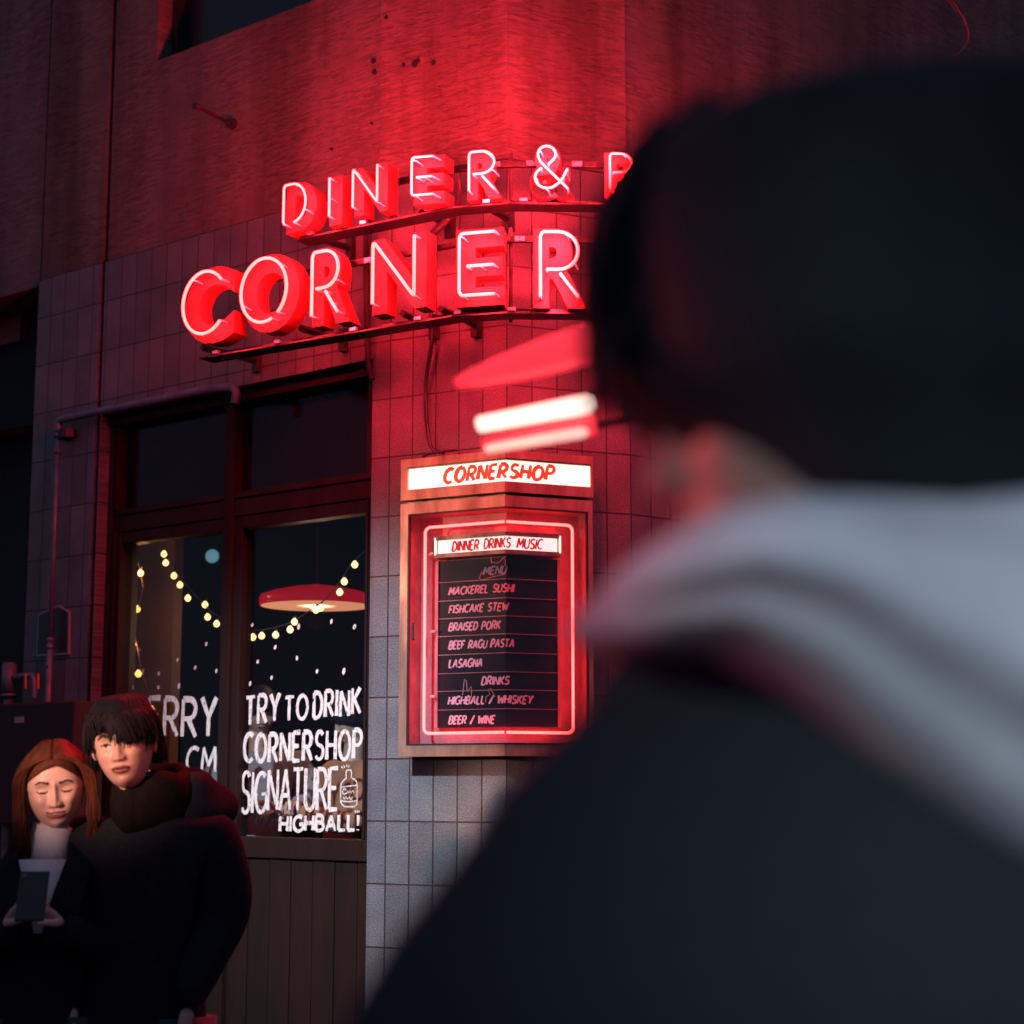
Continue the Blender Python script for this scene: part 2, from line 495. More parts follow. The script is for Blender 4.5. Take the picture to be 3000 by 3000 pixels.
def split_sharp(path):
    out = [[path[0]]]
    for i in range(1, len(path)):
        out[-1].append(path[i])
        if i < len(path)-1:
            a = Vector((path[i][0]-path[i-1][0], path[i][1]-path[i-1][1])); b = Vector((path[i+1][0]-path[i][0], path[i+1][1]-path[i][1]))
            if a.length > 1e-6 and b.length > 1e-6 and a.angle(b) > R(40): out.append([path[i]])
    return out
def write(mb, ch, text, s0, s1, zfun, height, width, n, th=0.0012, slant=0.0, gap=.2, jit=0.0, seed=1, drop=0.0):
    """zfun(s) = base line height, letters fill s0..s1"""
    rg = random.Random(seed)
    st, w = layout(text, gap, slant, jit, rg)
    k = (s1 - s0) / (w + slant)
    lay = 0
    for q in st:
        for piece in split_sharp(q):
            pts = [(s0 + a*k, zfun(s0 + a*k) + b*height) for a, b in piece]
            stroke(mb, ch, pts, width, n + 0.0002*(lay % 7), th, rg if jit else None)
            lay += 1

# ------------------------------------------------------------------ ground
g = MB(); g.add([(-60,-20,0),(60,-20,0),(60,120,0),(-60,120,0)], [(0,1,2,3)])
gr = g.build('ground', M_ground); gr['kind'] = 'structure'

# ------------------------------------------------------------------ the corner building
bld = thing('corner_building', 'weathered corner building with granular tiles below and streaked plaster above', 'building', (K.x, K.y, 0))
sEND = WALL.s[-1]
sJ = -2.475                      # open joint between two building sections
oL, oR, oT = -2.45, -0.645, 3.27 # window opening
zT = 4.033                       # top of the tiling
mb = MB()
mb.wbox(WALL, -2.99, sJ-.018, -.25, 0, 0, zT)
mb.wbox(WALL, sJ+.018, oL, -.25, 0, 0, oT)
mb.wbox(WALL, sJ+.018, oR, -.25, 0, oT, zT)
mb.wbox(WALL, oR, sP2 + .9, -.25, 0, 0, zT)
mb.build('tiled_wall', M_tile, bld)
mb = MB()
uL, uR, uB = -2.129, -0.92, 4.988
mb.wbox(WALL, -2.99, sJ-.018, -.26, -.012, zT+.008, 8.6); mb.wbox(WALL, -4.6, -3.006, -.26, -.016, zT-.02, 8.6)
mb.wbox(WALL, sJ+.018, sEND, -.26, -.012, zT+.008, uB)
mb.wbox(WALL, sJ+.018, uL, -.26, -.012, uB, 8.6)
mb.wbox(WALL, uR, sP1, -.26, -.012, uB, 8.6)
mb.wbox(WALL, sP1, sP2, -.26, -.004, uB, 8.6)
mb.wbox(WALL, sP2, sEND, -.26, -.012, uB, 8.6)
mb.wbox(WALL, sP1, sP2, -.011, -.004, zT+.008, uB)
mb.wbox(WALL, uL, uR, -.26, -.012, 6.6, 8.6)
mb.build('plaster_wall', M_plaster, bld)
mb = MB()
mb.wbox(WALL, sP2 + .9, sEND, -.25, 0.003, 0, zT)
mb.build('side_wall', M_tile, bld)
mb = MB()
mb.wbox(WALL, sJ-.05, sJ+.05, -.24, -.06, 0.0, 8.5)
mb.build('joint_filler', M_gasket, bld)
# upper window
mb = MB()
mb.wbox(WALL, uL+.001, uL+.045, -.2, -.1, uB+.001, 6.599)
mb.wbox(WALL, uL+.045, uR-.001, -.2, -.1, uB+.001, uB+.05)
uw = mb.build('upper_window', M_dark, bld)
mb = MB(); mb.wbox(WALL, uL+.045, uR-.001, -.16, -.15, uB+.05, 6.599)
mb.build('pane', mat('dark_upper_glass', (0.012,0.016,0.022), 0.25), uw)
# holes and scars left in the plaster
mb = MB()
for px, py, r in ((1225,178,.011),(1093,178,.013),(1096,211,.011),(1217,186,.016),(1183,190,.010),(1270,185,.012),(1132,52,.009),(970,436,.007),(1088,360,.005)):
    s, z = WALL.px(px, py, -.004)
    pts = [(s + r*math.cos(a*.7)*rnd.uniform(.7,1.1), z + r*math.sin(a*.7)*rnd.uniform(.7,1.3)) for a in range(9)]
    mb.wpoly(WALL, pts, -.012, .0015)
mb.split('plaster_scar', M_gasket, bld)

# ---- shop window joinery
n1, n0 = -.075, -.155
def sx(px, py=1800, n=-.08): return WALL.px(px, py, n)[0]
def zx(px, py, n=-.08): return WALL.px(px, py, n)[1]
sm0, sm1 = sx(667, 1300), sx(694, 1300)           # mullion
zt0, zt1 = zx(700, 1512), zx(700, 1441)           # transom
zs = zx(900, 2456)                                # bottom of the panes
zr = zx(900, 2518)                                # bottom of the sill rail
pl0, pl1 = sx(350, 1750), sx(657, 1850)           # left pane
pr0, pr1 = sx(699, 2000), sx(1064, 2000)          # right pane
zpt = zx(880, 1526)                               # top of the panes
win = MB()
win.wbox(WALL, oL, oR, n0, n1+.03, oT-.055, oT-.001)
win.wbox(WALL, sm0, sm1, n0, n1+.012, 0, oT-.055)
win.wbox(WALL, oL, sm0, n0, n1, zt0, zt1); win.wbox(WALL, sm1, oR, n0, n1, zt0, zt1)
win.wbox(WALL, oL, sm0, n0, n1+.008, zt1-.03, zt1-.012); win.wbox(WALL, sm1, oR, n0, n1+.008, zt1-.03, zt1-.012)
win.wbox(WALL, oL, oL+.06, n0, n1+.01, 0, zt0); win.wbox(WALL, oL, oL+.06, n0, n1+.01, zt1, oT-.055)
win.wbox(WALL, oL+.06, pl0-.03, n0, n1-.02, 0, zt0)
win.wbox(WALL, pl0-.03, pl0, n0, n1, zs, zt0)
win.wbox(WALL, pl1, sm0, n0, n1-.006, zs, zt0)
win.wbox(WALL, pl0, pl1, n0, n1-.006, zpt, zt0)
win.wbox(WALL, sm1, pr0, n0, n1-.006, zs, zt0)
win.wbox(WALL, pr1, oR, n0, n1-.006, zs, zt0); win.wbox(WALL, pr1, oR, n0, n1-.01, zt1, oT-.055)
win.wbox(WALL, pr1+.014, pr1+.022, n1-.006, n1+.004, zs, zt0)
win.wbox(WALL, pr0, pr1, n0, n1-.006, zpt, zt0)
win.wbox(WALL, pl0, pl1, n0, n1, zr, zs); win.wbox(WALL, sm1, oR, n0, n1, zr, zs)
wf = win.build('shop_window', M_wood, bld, bevel=.004)
mb = MB()
k = 7; wd = (oR - sm1) / k
for i in range(k):
    mb.wbox(WALL, sm1 + wd*i + .003, sm1 + wd*(i+1) - .003, n0, n1-.014 - .002*(i%2), 0, zr)
wd2 = (sm0 - pl0) / 9
for i in range(9):
    mb.wbox(WALL, pl0 + wd2*i + .003, pl0 + wd2*(i+1) - .003, n0, n1-.014, 0, zr)
mb.build('boarded_panel', M_wood, wf, bevel=.003)
for nm, a, b, c, d in (('pane',pl0,pl1,zs,zpt),('pane',pr0,pr1,zs,zpt)):
    mb = MB(); mb.wbox(WALL, a, b, -.125, -.119, c, d); mb.build(nm, M_pane, wf)
mb = MB(); mb.wbox(WALL, oL+.06, sm0, -.125, -.119, zt1, oT-.055); mb.build('transom_pane', mat('dark_transom_glass', (0.008,0.009,0.012), 0.1, 0, .25), wf)
mb = MB(); mb.wbox(WALL, sm1, pr1, -.125, -.119, zt1, oT-.055); mb.build('transom_pane', bpy.data.materials['dark_transom_glass'], wf)

# painted writing on the panes
nP = -.1185
def onpane(px, py): return WALL.px(px, py, nP)
def zlin(pa, pb):
    (a, za), (b, zb) = onpane(*pa), onpane(*pb)
    return (lambda s: za + (zb - za) * (s - a) / (b - a)), a, b
pane_text = MB()
def pz(zx_, zy): return (350 + zx_/1.932, 1500 + zy/1.932)
def paint(text, xl, ybl, xr, ybr, ytl, width, gap=.24, slant=.02, seed=1, jit=.03):
    f, a, b = zlin(pz(xl, ybl), pz(xr, ybr))
    h = onpane(*pz(xl, ytl))[1] - f(a)
    pane_text = MB(); write(pane_text, WALL, text, a, b, f, h, width, nP, .0012, slant, gap, jit, seed); pane_text.build('painted_word', M_white, wf)
paint('TRY', 715, 1205, 905, 1180, 1050, .020, seed=3)
paint('TO', 935, 1180, 1065, 1168, 1045, .019, seed=4)
paint('DRINK', 1100, 1168, 1365, 1142, 1028, .019, seed=5)
paint('CORNERSHOP', 705, 1415, 1372, 1395, 1262, .021, seed=6)
paint('SIGNATURE', 690, 1700, 1235, 1675, 1475, .019, gap=.16, seed=8)
paint('HIGHBALL!', 908, 1806, 1355, 1800, 1722, .018, gap=.2, seed=9)
paint('MERRY', 40, 1262, 545, 1270, 1058, .027, gap=.2, seed=11)
paint('CMI', 380, 1480, 572, 1470, 1338, .020, gap=.2, seed=12)
# little marks over the bottle and after the words
for x0,y0,x1,y1 in ((1258,1440,1266,1452),(1270,1432,1276,1446),(1286,1430,1288,1444),(1300,1432,1298,1446),(1334,1690,1340,1704),(1346,1688,1348,1704),(1356,1690,1358,1702),(575,1130,580,1150),(160,1058,170,1085)):
    stroke(pane_text, WALL, [onpane(*pz(x0,y0)), onpane(*pz(x1,y1))], .006, nP, .0012)
pane_text.split('painted_dash', M_white, wf); pane_text = MB()
# drawn bottle
bt = [(1262,1655),(1254,1640),(1254,1560),(1258,1535),(1275,1515),(1286,1508),(1284,1475),(1288,1462),(1312,1460),(1316,1478),(1314,1505),(1330,1512),(1344,1525),(1348,1550),(1346,1655),(1330,1668),(1275,1668),(1262,1655)]
stroke(pane_text, WALL, [onpane(*pz(*q)) for q in bt], .006, nP+.0016, .0012)
for ln in ([(1256,1558),(1300,1552),(1346,1546)],[(1256,1635),(1300,1640),(1346,1634)],
           [(1286,1572),(1272,1566),(1264,1585),(1272,1598),(1290,1592),(1294,1575),(1300,1592),(1308,1578),(1314,1592),(1322,1576),(1328,1590)],
           [(1268,1612),(1276,1626),(1284,1612),(1292,1626),(1302,1614),(1312,1628),(1322,1612)]):
    stroke(pane_text, WALL, [onpane(*pz(*q)) for q in ln], .005, nP+.0016, .0012)
pane_text.build('painted_bottle', M_white, wf); pane_text = MB()
# painted snow dots
for x, y in ((492,747),(328,838),(429,882),(549,899),(223,915),(133,905),(112,780),(78,993),(220,993),(337,986),(752,640),(1015,650),(1200,620),(1331,649),(882,766),(783,848),(1005,827),(1119,902),(1271,902),(862,938),(740,972)):
    s, z = onpane(*pz(x, y))
    a0 = rnd.uniform(.9, 1.5); r = rnd.uniform(.009,.0125); q = rnd.uniform(1.2,1.7)
    pts = []
    for i in range(12):
        a = 2*math.pi*i/12
        u, v = r*.75*math.cos(a)*rnd.uniform(.85,1.12), r*.75*q*math.sin(a)*rnd.uniform(.85,1.12)
        pts.append((s + u*math.sin(a0) + v*math.cos(a0), z - u*math.cos(a0) + v*math.sin(a0)))
    pane_text.wpoly(WALL, pts, nP, nP+.0012)
pane_text.split('painted_snowflake', M_white, wf)

# ---- the dark room behind
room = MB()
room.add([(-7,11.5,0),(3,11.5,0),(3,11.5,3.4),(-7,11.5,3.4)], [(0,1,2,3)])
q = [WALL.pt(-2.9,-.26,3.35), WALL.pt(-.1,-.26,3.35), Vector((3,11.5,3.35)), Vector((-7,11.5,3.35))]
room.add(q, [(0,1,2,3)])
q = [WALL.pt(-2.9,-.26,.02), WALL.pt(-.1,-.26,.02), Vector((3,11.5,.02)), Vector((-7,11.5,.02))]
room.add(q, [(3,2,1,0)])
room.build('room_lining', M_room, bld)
mb = MB()
sp = WALL.px(507, 1800, -.7)[0]
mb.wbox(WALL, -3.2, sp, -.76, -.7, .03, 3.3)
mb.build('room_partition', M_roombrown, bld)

# things inside the window
def inroom(zxx, zyy, n): 
    s, z = WALL.px(*pz(zxx, zyy), n)
    return WALL.pt(s, n, z)
def glow(parent, loc, w, colr, rad=.04):
    ld = bpy.data.lights.new('lamp_light', 'POINT'); ld.energy = w; ld.color = colr; ld.shadow_soft_size = rad
    lo = bpy.data.objects.new('lamp_light', ld); COL.objects.link(lo); hang(lo, parent); lo.location = loc
def light_string(label, bulbs, wire, n, m, r, drop):
    t = thing('string_lights', label, 'fairy lights', inroom(*wire[0], n), 'strings of bulbs in the window')
    w = MB(); w.tube([inroom(x, y, n) for x, y in wire], .0028, 6)
    for x, y in bulbs:
        c = inroom(x, y, n); w.tube([c + Vector((0,0,r*.7)), c + Vector((.004,0,r+drop))], .0045, 6)
    w.build('wire', M_wire, t)
    c0 = inroom(*bulbs[0], n)
    if m == M_bulb2:
        for q in (1, 3): glow(t, inroom(*bulbs[q], n) + Vector((0,-.05,0)), 1.1, (1.0,.42,.15), .02)
    b = MB(); b.lathe([(.001,-1.1*r),(r*.6,-.9*r),(r,-.25*r),(r*.9,.35*r),(r*.5,.8*r),(r*.35,1.05*r)], c0, 12)
    o = b.build('bulb', m, t, True)
    for x, y in bulbs[1:]:
        c = o.copy(); COL.objects.link(c); c.parent = t; c.matrix_parent_inverse = o.matrix_parent_inverse.copy()
        c.location = o.location + inroom(x, y, n) - c0
light_string('warm bulbs on a brown wire sagging down across the left pane to the mullion', [(252,237),(262,287),(308,360),(342,412),(387,487),(484,524),(499,594),(550,632)],
             [(262,215),(300,290),(330,345),(372,400),(420,462),(470,510),(515,560),(555,585),(600,612)], -.30, M_bulb, .0155, .012)
light_string('warm bulbs on a brown wire hanging in front of the red pendant lamp', [(755,708),(805,700),(884,695),(966,665),(991,621),(1112,553),(1140,542),(1247,453),(1273,393),(1332,297)],
             [(690,660),(740,668),(800,668),(880,655),(960,628),(1030,590),(1090,550),(1160,500),(1215,440),(1260,375),(1310,295),(1350,255),(1400,215)], -.30, M_bulb, .0155, .012)
light_string('amber bulbs on a wire hanging straight down by the brown partition', [(75,230),(120,345),(100,549),(75,748),(107,915),(183,1118)],
             [(70,190),(110,300),(135,430),(112,520),(85,690),(112,820),(125,900),(160,1020),(195,1105),(210,1180)], -.42, M_bulb2, .017, .014)
# red pendant lamp
c = inroom(1115, 512, -.95)
wpx = (inroom(1392, 512, -.95) - inroom(838, 512, -.95)).length / 2 * .82
pd = thing('pendant_lamp', 'large shallow red enamel pendant lamp glowing behind the right pane', 'lamp', c)
mb = MB(); Rr = wpx
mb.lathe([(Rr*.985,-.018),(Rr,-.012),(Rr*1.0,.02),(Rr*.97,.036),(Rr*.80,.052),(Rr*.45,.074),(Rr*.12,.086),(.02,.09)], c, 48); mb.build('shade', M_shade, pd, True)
mb = MB(); mb.lathe([(Rr*.97,-.0185),(Rr*.9,.0),(Rr*.6,.02),(Rr*.1,.032)], c, 48); mb.build('shade_lining', M_shadein, pd, True)
mb = MB(); mb.tube([c+Vector((0,0,.09)), c+Vector((0,0,3.35-c.z))], .004, 6); mb.build('cord', M_wire, pd)
mb = MB(); mb.ball(c+Vector((0,0,-.012)), .035, 8); mb.build('bulb', M_bulb, pd, True)
glow(pd, c + Vector((0,0,-.10)), 8, (1.0,.55,.33))
# blue globe added in the room for a lamp reflected in the pane
c = inroom(525, 250, -1.9)
bl = thing('reflection_globe', 'small round pale blue globe in the dark room, standing in for a reflected lamp', 'lamp', c)
mb = MB(); mb.lathe([(.001,-.03),(.03,-.025),(.042,0),(.03,.025),(.001,.03)], c, 16, Vector((0,-1,0))); mb.build('globe', mat('blue_reflection',(.5,.7,.8),.4,emit=(.25,.55,.68),strength=.42), bl, True)
mb = MB(); mb.tube([c+Vector((0,.03,0)), c+Vector((0,.2,.05)), Vector((c.x,11.49,c.z+.05))], .008, 6); mb.build('arm', M_dark, bl)

# ------------------------------------------------------------------ neon signs
Q0 = Vector((-.0205, 6.62)); Q1 = Vector((-.2497, 6.677))
SL = Q1 + dirn(58.0, True) * 1.75
SR = Q0 + Vector((1, .03)).normalized() * 1.0
SIGN = Chain([SL[:], Q1[:], Q0[:], SR[:]], 2)
NT = .052                          # tube in front of the letter face
BD = .085                          # depth of the letter body
def nz(*p): return list(p)
NG = {
 'D': [[(.05,.0),(0,.05),(0,.93),(.06,1),(.4,1)] + arc(.4,.5,.6,.5,90,-82,16)],
 'I': [[(.5,0),(.5,1)]],
 'N': [[(0,0),(0,.97),(.03,1),(.06,.97),(.96,.05),(1,.02),(1,1)]],
 'E': [[(1,1),(.07,1),(0,.94),(0,.06),(.07,0),(1,0)],[(.22,.47),(.96,.47)]],
 'R': [[(0,0),(0,.93),(.07,1),(.48,1)] + arc(.48,.71,.52,.29,90,-90,12) + [(.16,.42)],[(.52,.36),(1,0)]],
 'C': [arc(.56,.5,.56,.5,40,318,28)],
 'O': [arc(.5,.5,.5,.5,-50,292,32)],
 'P': [[(0,0),(0,.93),(.07,1),(.48,1)] + arc(.48,.73,.52,.27,90,-90,12) + [(.14,.46)]],
 '&': [[(1,0),(.18,.62),(.1,.76)] + arc(.37,.8,.27,.2,190,-20,12) + [(.55,.66),(.42,.57)], [(.20,.47)] + arc(.38,.25,.37,.25,115,300,14) + [(.72,.12),(.86,.25)], [(.88,.29),(.99,.46)]],
}
NEON_W = 27.0
def fill_letter(chs, offset):
    c = bpy.data.curves.new('tmp', 'FONT'); c.body = chs; c.extrude = .5; c.offset = offset; c.resolution_u = 6
    o = bpy.data.objects.new('tmp', c); COL.objects.link(o)
    dg = bpy.context.evaluated_depsgraph_get(); ev = o.evaluated_get(dg); me = ev.to_mesh()
    v = [q.co.copy() for q in me.vertices]; f = [list(p.vertices) for p in me.polygons]
    ev.to_mesh_clear(); bpy.data.objects.remove(o); bpy.data.curves.remove(c)
    x0 = min(q.x for q in v); x1 = max(q.x for q in v); y0 = min(q.y for q in v); y1 = max(q.y for q in v)
    return [((q.x-x0)/(x1-x0), (q.y-y0)/(y1-y0), q.z) for q in v], f
def neon_letter(parent, chx, seg, xl, ytl, ybl, xr, mar, rtube, offset, sup=()):
    ym = (ytl + ybl) / 2
    sL_ = SIGN.px(xl, ym, NT, seg)[0]; sR_ = SIGN.px(xr, ym, NT, seg)[0]
    zt_ = SIGN.px(xl, ytl, NT, seg)[1]; zb_ = SIGN.px(xl, ybl, NT, seg)[1]
    # body
    v, f = fill_letter(chx, offset)
    mb = MB()
    a0, a1 = sL_ - mar, sR_ + mar; b0, b1 = zb_ - mar, zt_ + mar
    mb.add([SIGN.pt(a0 + x*(a1-a0), -BD/2 + n*BD, b0 + y*(b1-b0), seg) for x, y, n in v], f)
    lt = mb.build('letter', M_letter, parent)
    tb = MB(); cl = MB()
    for st in NG[chx]:
        pts = [SIGN.pt(sL_ + x*(sR_-sL_), NT, zb_ + y*(zt_-zb_), seg) for x, y in st]
        d = 0.6*rtube
        P = [pts[0]]
        for a, b in zip(pts, pts[1:]):
            P.append(a.lerp(b, min(.49, d/max((b-a).length,1e-6)))); P.append(b.lerp(a, min(.49, d/max((b-a).length,1e-6))))
        P.append(pts[-1])
        tb.tube(P, rtube, 8)
        back = SIGN.pt(sL_, -.5, 0, seg) - SIGN.pt(sL_, .5, 0, seg); back.normalize()
        for e in (pts[0], pts[-1]):
            cl.tube([e, e + back*.02, e + back*(NT+.004)], rtube*.8, 6)
        for kf in (.3, .72):
            e = pts[int(kf*(len(pts)-1))].lerp(pts[min(int(kf*(len(pts)-1))+1, len(pts)-1)], .5)
            cl.tube([e + Vector((0,0,-.004)), e + back*.02 + Vector((.006,0,-.004)), e + back*(NT+.004) + Vector((.012,0,-.012))], .0035, 6)
    tb.split('neon_tube', M_neon, lt, True)
    for zf in (.12, .88):
        ld = bpy.data.lights.new('neon_light', 'POINT'); ld.energy = NEON_W * (.52, 1.08, 1.8)[seg]; ld.color = (1.0, 0.018, 0.035); ld.shadow_soft_size = .05
        lo = bpy.data.objects.new('neon_light', ld); COL.objects.link(lo); hang(lo, lt)
        lo.location = SIGN.pt((sL_+sR_)/2, NT+.07, zb_ + zf*(zt_-zb_), seg)
    cl.split('tube_support', M_clip, lt, True)
    return a0, a1, b0, b1
def bar_to_wall(mb, px, py, n, seg, th=.016):
    s, z = SIGN.px(px, py, n, seg)
    a = SIGN.pt(s, n, z, seg)
    # straight back to the wall behind
    best = None
    for i in (0, 1, 2):
        Nn = WALL.nn[i]; t = (a.xy - WALL.p[i]).dot(Nn)
        f = (a.xy - WALL.p[i]).dot(WALL.u[i])
        if t > 0 and -.02 <= f <= WALL.len[i] + .02 and (best is None or t < best[0]): best = (t, Nn)
    if best is None: best = ((a.xy - WALL.p[0]).dot(WALL.nn[0]), WALL.nn[0])
    t, Nn = best
    b = Vector((a.x - Nn.x*t, a.y - Nn.y*t, a.z))
    mb.tube([a, b], th, 4)
    mb.tube([b + Vector((0,0,-.05)) + Vector((Nn.x,Nn.y,0))*.006, b + Vector((0,0,.05)) + Vector((Nn.x,Nn.y,0))*.006], .026, 4)
def rails(parent, s0, s1, zlo, zhi, n_lo):
    # bottom tray, following the bent sign
    mb = MB()
    mb.wbox(SIGN, s0, s1, -BD-.05, -BD+.045, zlo-.012, zlo-.003)
    mb.wbox(SIGN, s0, s1, -BD-.05, -BD-.035, zlo-.003, zlo+.03)
    mb.wbox(SIGN, s0, s1, -BD-.05, -BD-.03, zhi-.045, zhi-.02)
    mb.split('rail', M_rail, parent, bevel=.002)
    mb = MB()
    for f in (.04, .22, .43, .60, .70, .82):
        s = s0 + (s1-s0)*f
        mb.wbox(SIGN, s, s+.03, -BD+.03, -BD+.05, zlo-.001, zlo+.012)
        mb.wbox(SIGN, s+.02, s+.06, -BD-.03, -BD-.027, zhi-.042, zhi-.022)
    mb.split('clip', M_chrome, parent)
t1 = thing('neon_sign', 'upper row of red neon letters reading DINER & P on a bent rail', 'neon sign', (Q0.x, Q0.y, 3.9), 'red neon rows over the shop corner')
bb = []
for a in (('D',0,831,545,658,895),('I',0,959,523,635,971),('N',0,1034,498,607,1105),('E',1,1206,462,573,1268),('R',1,1374,446,559,1448),('&',2,1566,427,551,1663),('P',2,1787,450,552,1850)):
    bb.append(neon_letter(t1, *a,   .021, .0050, .055))
zlo = min(b[2] for b in bb[3:6]); zhi = max(b[3] for b in bb[3:6])
rails(t1, bb[0][0]+.02, bb[-1][1], zlo, zhi, 0)
mb = MB()
for px, py, sg in ((905,688,0),(1225,612,0),(1400,592,1)): bar_to_wall(mb, px, py, -BD-.03, sg)
mb.tube([SIGN.pt(0,-BD-.06,zlo-.02), SIGN.pt(0,-BD-.06,zhi+.02)], .009, 6)
mb.split('bracket', M_dark, t1)
t2 = thing('neon_sign', 'lower row of larger red neon letters reading CORNER on a bent rail', 'neon sign', (Q0.x, Q0.y, 3.3), 'red neon rows over the shop corner')
bb = []
for a in (('C',0,536,808,988,648),('O',0,706,770,955,839),('R',0,914,742,926,990),('N',0,1092,713,890,1213),('E',1,1345,685,867,1449),('R',2,1583,678,869,1694)):
    bb.append(neon_letter(t2, *a, .030, .0066, .05))
zlo2 = min(b[2] for b in bb[3:]); zhi2 = max(b[3] for b in bb[3:])
rails(t2, bb[0][0]+.05, bb[-1][1]+.03, zlo2, zhi2, 0)
mb = MB()
for px, py, sg in ((592,1018,0),(880,962,0),(1178,918,0),(1290,905,1)): bar_to_wall(mb, px, py, -BD-.03, sg)
mb.tube([SIGN.pt(0,-BD-.06,zlo2-.02), SIGN.pt(0,-BD-.06,zhi2+.02)], .009, 6)
mb.split('bracket', M_dark, t2)

# ------------------------------------------------------------------ light box and menu cabinet wrapped round the corner
NF = .13
def AB(px, py, n): return WALL.px(px, py, n)
# ---- upper light box
uz0, uz1 = AB(1174, 1467, NF)[1], AB(1175, 1348, NF)[1]
us0, us1 = AB(1174, 1410, NF)[0], AB(1738, 1400, NF)[0]
ps0, ps1 = AB(1201, 1405, NF-.012)[0], AB(1724, 1392, NF-.012)[0]
pz0, pz1 = AB(1201, 1432, NF-.012)[1], AB(1201, 1379, NF-.012)[1]
lb = thing('light_box', 'steel framed light box reading CORNERSHOP bent round the corner pillar', 'sign', WALL.pt(0, 0, uz0))
mb = MB()
mb.wbox(WALL, us0+.004, us1-.004, .001, NF-.025, uz0+.004, uz1-.004)
mb.wbox(WALL, us0, us1, NF-.03, NF, uz0, pz0-.006); mb.wbox(WALL, us0, us1, NF-.03, NF, pz1+.006, uz1)
mb.wbox(WALL, us0, ps0-.006, NF-.03, NF-.0005, pz0-.006, pz1+.006); mb.wbox(WALL, ps1+.006, us1, NF-.03, NF-.0005, pz0-.006, pz1+.006)
mb.wbox(WALL, ps0-.006, ps1+.006, NF-.001, NF+.004, pz1+.011, pz1+.016)
mb.build('frame', M_frame, lb)
mb = MB(); mb.wbox(WALL, ps0-.005, ps1+.005, NF-.024, NF-.012, pz0-.005, pz1+.005); mb.build('lit_panel', M_light, lb)
mb = MB()
a = AB(1300, 1405, NF-.011)[0]; b = AB(1626, 1390, NF-.011)[0]; zb = pz0 + .011
write(mb, WALL, 'CORNERSHOP', a, b, lambda s: zb, (pz1-pz0)*.74, .0160, NF-.0118, .0012, .18, .26, .035, 21)
mb.build('sign_lettering', M_redpaint, lb)
# ---- menu cabinet
cz0, cz1 = AB(1166, 2217, NF)[1], AB(1174, 1477, NF)[1]
cs0, cs1 = AB(1170, 1850, NF)[0], AB(1738, 1800, NF)[0]
oz0, oz1 = AB(1189, 2184, NF)[1], AB(1196, 1507, NF)[1]
os0, os1 = AB(1193, 1850, NF)[0], AB(1724, 1800, NF)[0]
mc = thing('menu_cabinet', 'steel menu cabinet with red neon border bent round the tiled corner', 'menu case', WALL.pt(0, 0, cz0))
mb = MB()
mb.wbox(WALL, cs0, cs1, .001, NF, cz0, oz0); mb.wbox(WALL, cs0, cs1, .001, NF, oz1, cz1)
mb.wbox(WALL, cs0, os0, .001, NF-.0005, oz0, oz1); mb.wbox(WALL, os1, cs1, .001, NF-.0005, oz0, oz1)
mb.wbox(WALL, cs0+.004, cs1-.004, .001, NF-.05, cz1, uz0)
mb.build('frame', M_frame, mc)
mb = MB()
mb.wbox(WALL, os0, os1, .001, .014, oz0, oz1)
mb.wbox(WALL, os0, os0+.004, .014, NF-.004, oz0, oz1); mb.wbox(WALL, os1-.004, os1, .014, NF-.004, oz0, oz1)
mb.wbox(WALL, os0+.004, os1-.004, .014, NF-.004, oz0, oz0+.004); mb.wbox(WALL, os0+.004, os1-.004, .014, NF-.004, oz1-.004, oz1)
mb.build('lining', M_inner, mc)
mb = MB()
for a, b, c, d in ((os0, os0+.006, oz0, oz1),(os1-.006, os1, oz0, oz1),(os0+.006, os1-.006, oz0, oz0+.006),(os0+.006, os1-.006, oz1-.006, oz1)):
    mb.wbox(WALL, a, b, NF-.014, NF+.002, c, d)
mb.build('gasket', M_gasket, mc)
bs0, bs1 = AB(1284, 1900, .06)[0], AB(1633, 1900, .06)[0]
bz0, bz1 = AB(1284, 2132, .06)[1], AB(1284, 1645, .06)[1]
mb = MB(); mb.wbox(WALL, bs0, bs1, .014, .06, bz0, bz1); bd = mb.build('menu_board', M_board, mc)
mb = MB()
for v in (885, 990, 1090, 1190, 1295, 1400, 1500, 1605):
    z = AB(1284, 1250 + v/1.9325, .06)[1]
    mb.wbox(WALL, bs0, bs1, .06, .064, z-.0015, z+.0015)
mb.split('row_rail', M_inner, bd)
mb = MB(); mb.wbox(WALL, bs0-.012, bs0, .014, .066, bz0, bz1); mb.wbox(WALL, bs1, bs1+.012, .014, .066, bz0, bz1); mb.split('board_edge', M_inner, bd)
mb = MB()
rows = [('MENU',707,842,838),('MACKEREL SUSHI',512,885,952),('FISHCAKE STEW',512,852,1056),('BRAISED PORK',512,808,1157),('BEEF RAGU PASTA',512,886,1260),('LASAGNA',512,705,1364),('DRINKS',697,858,1462),('HIGHBALL / WHISKEY',508,990,1573),('BEER / WINE',512,775,1683)]
for i, (tx, u0, u1, vb) in enumerate(rows):
    a = AB(1050+u0/1.9325, 1250+vb/1.9325, .0605)[0]; b, _ = AB(1050+u1/1.9325, 1250+vb/1.9325, .0605)
    z = AB(1050+u0/1.9325, 1250+vb/1.9325, .0605)[1]
    write(mb, WALL, tx, a, b, (lambda s, z=z: z), .030, .0076, .0602, .0008, .22, .2, .03, 30+i)
mb.build('menu_lettering', M_menu, bd)
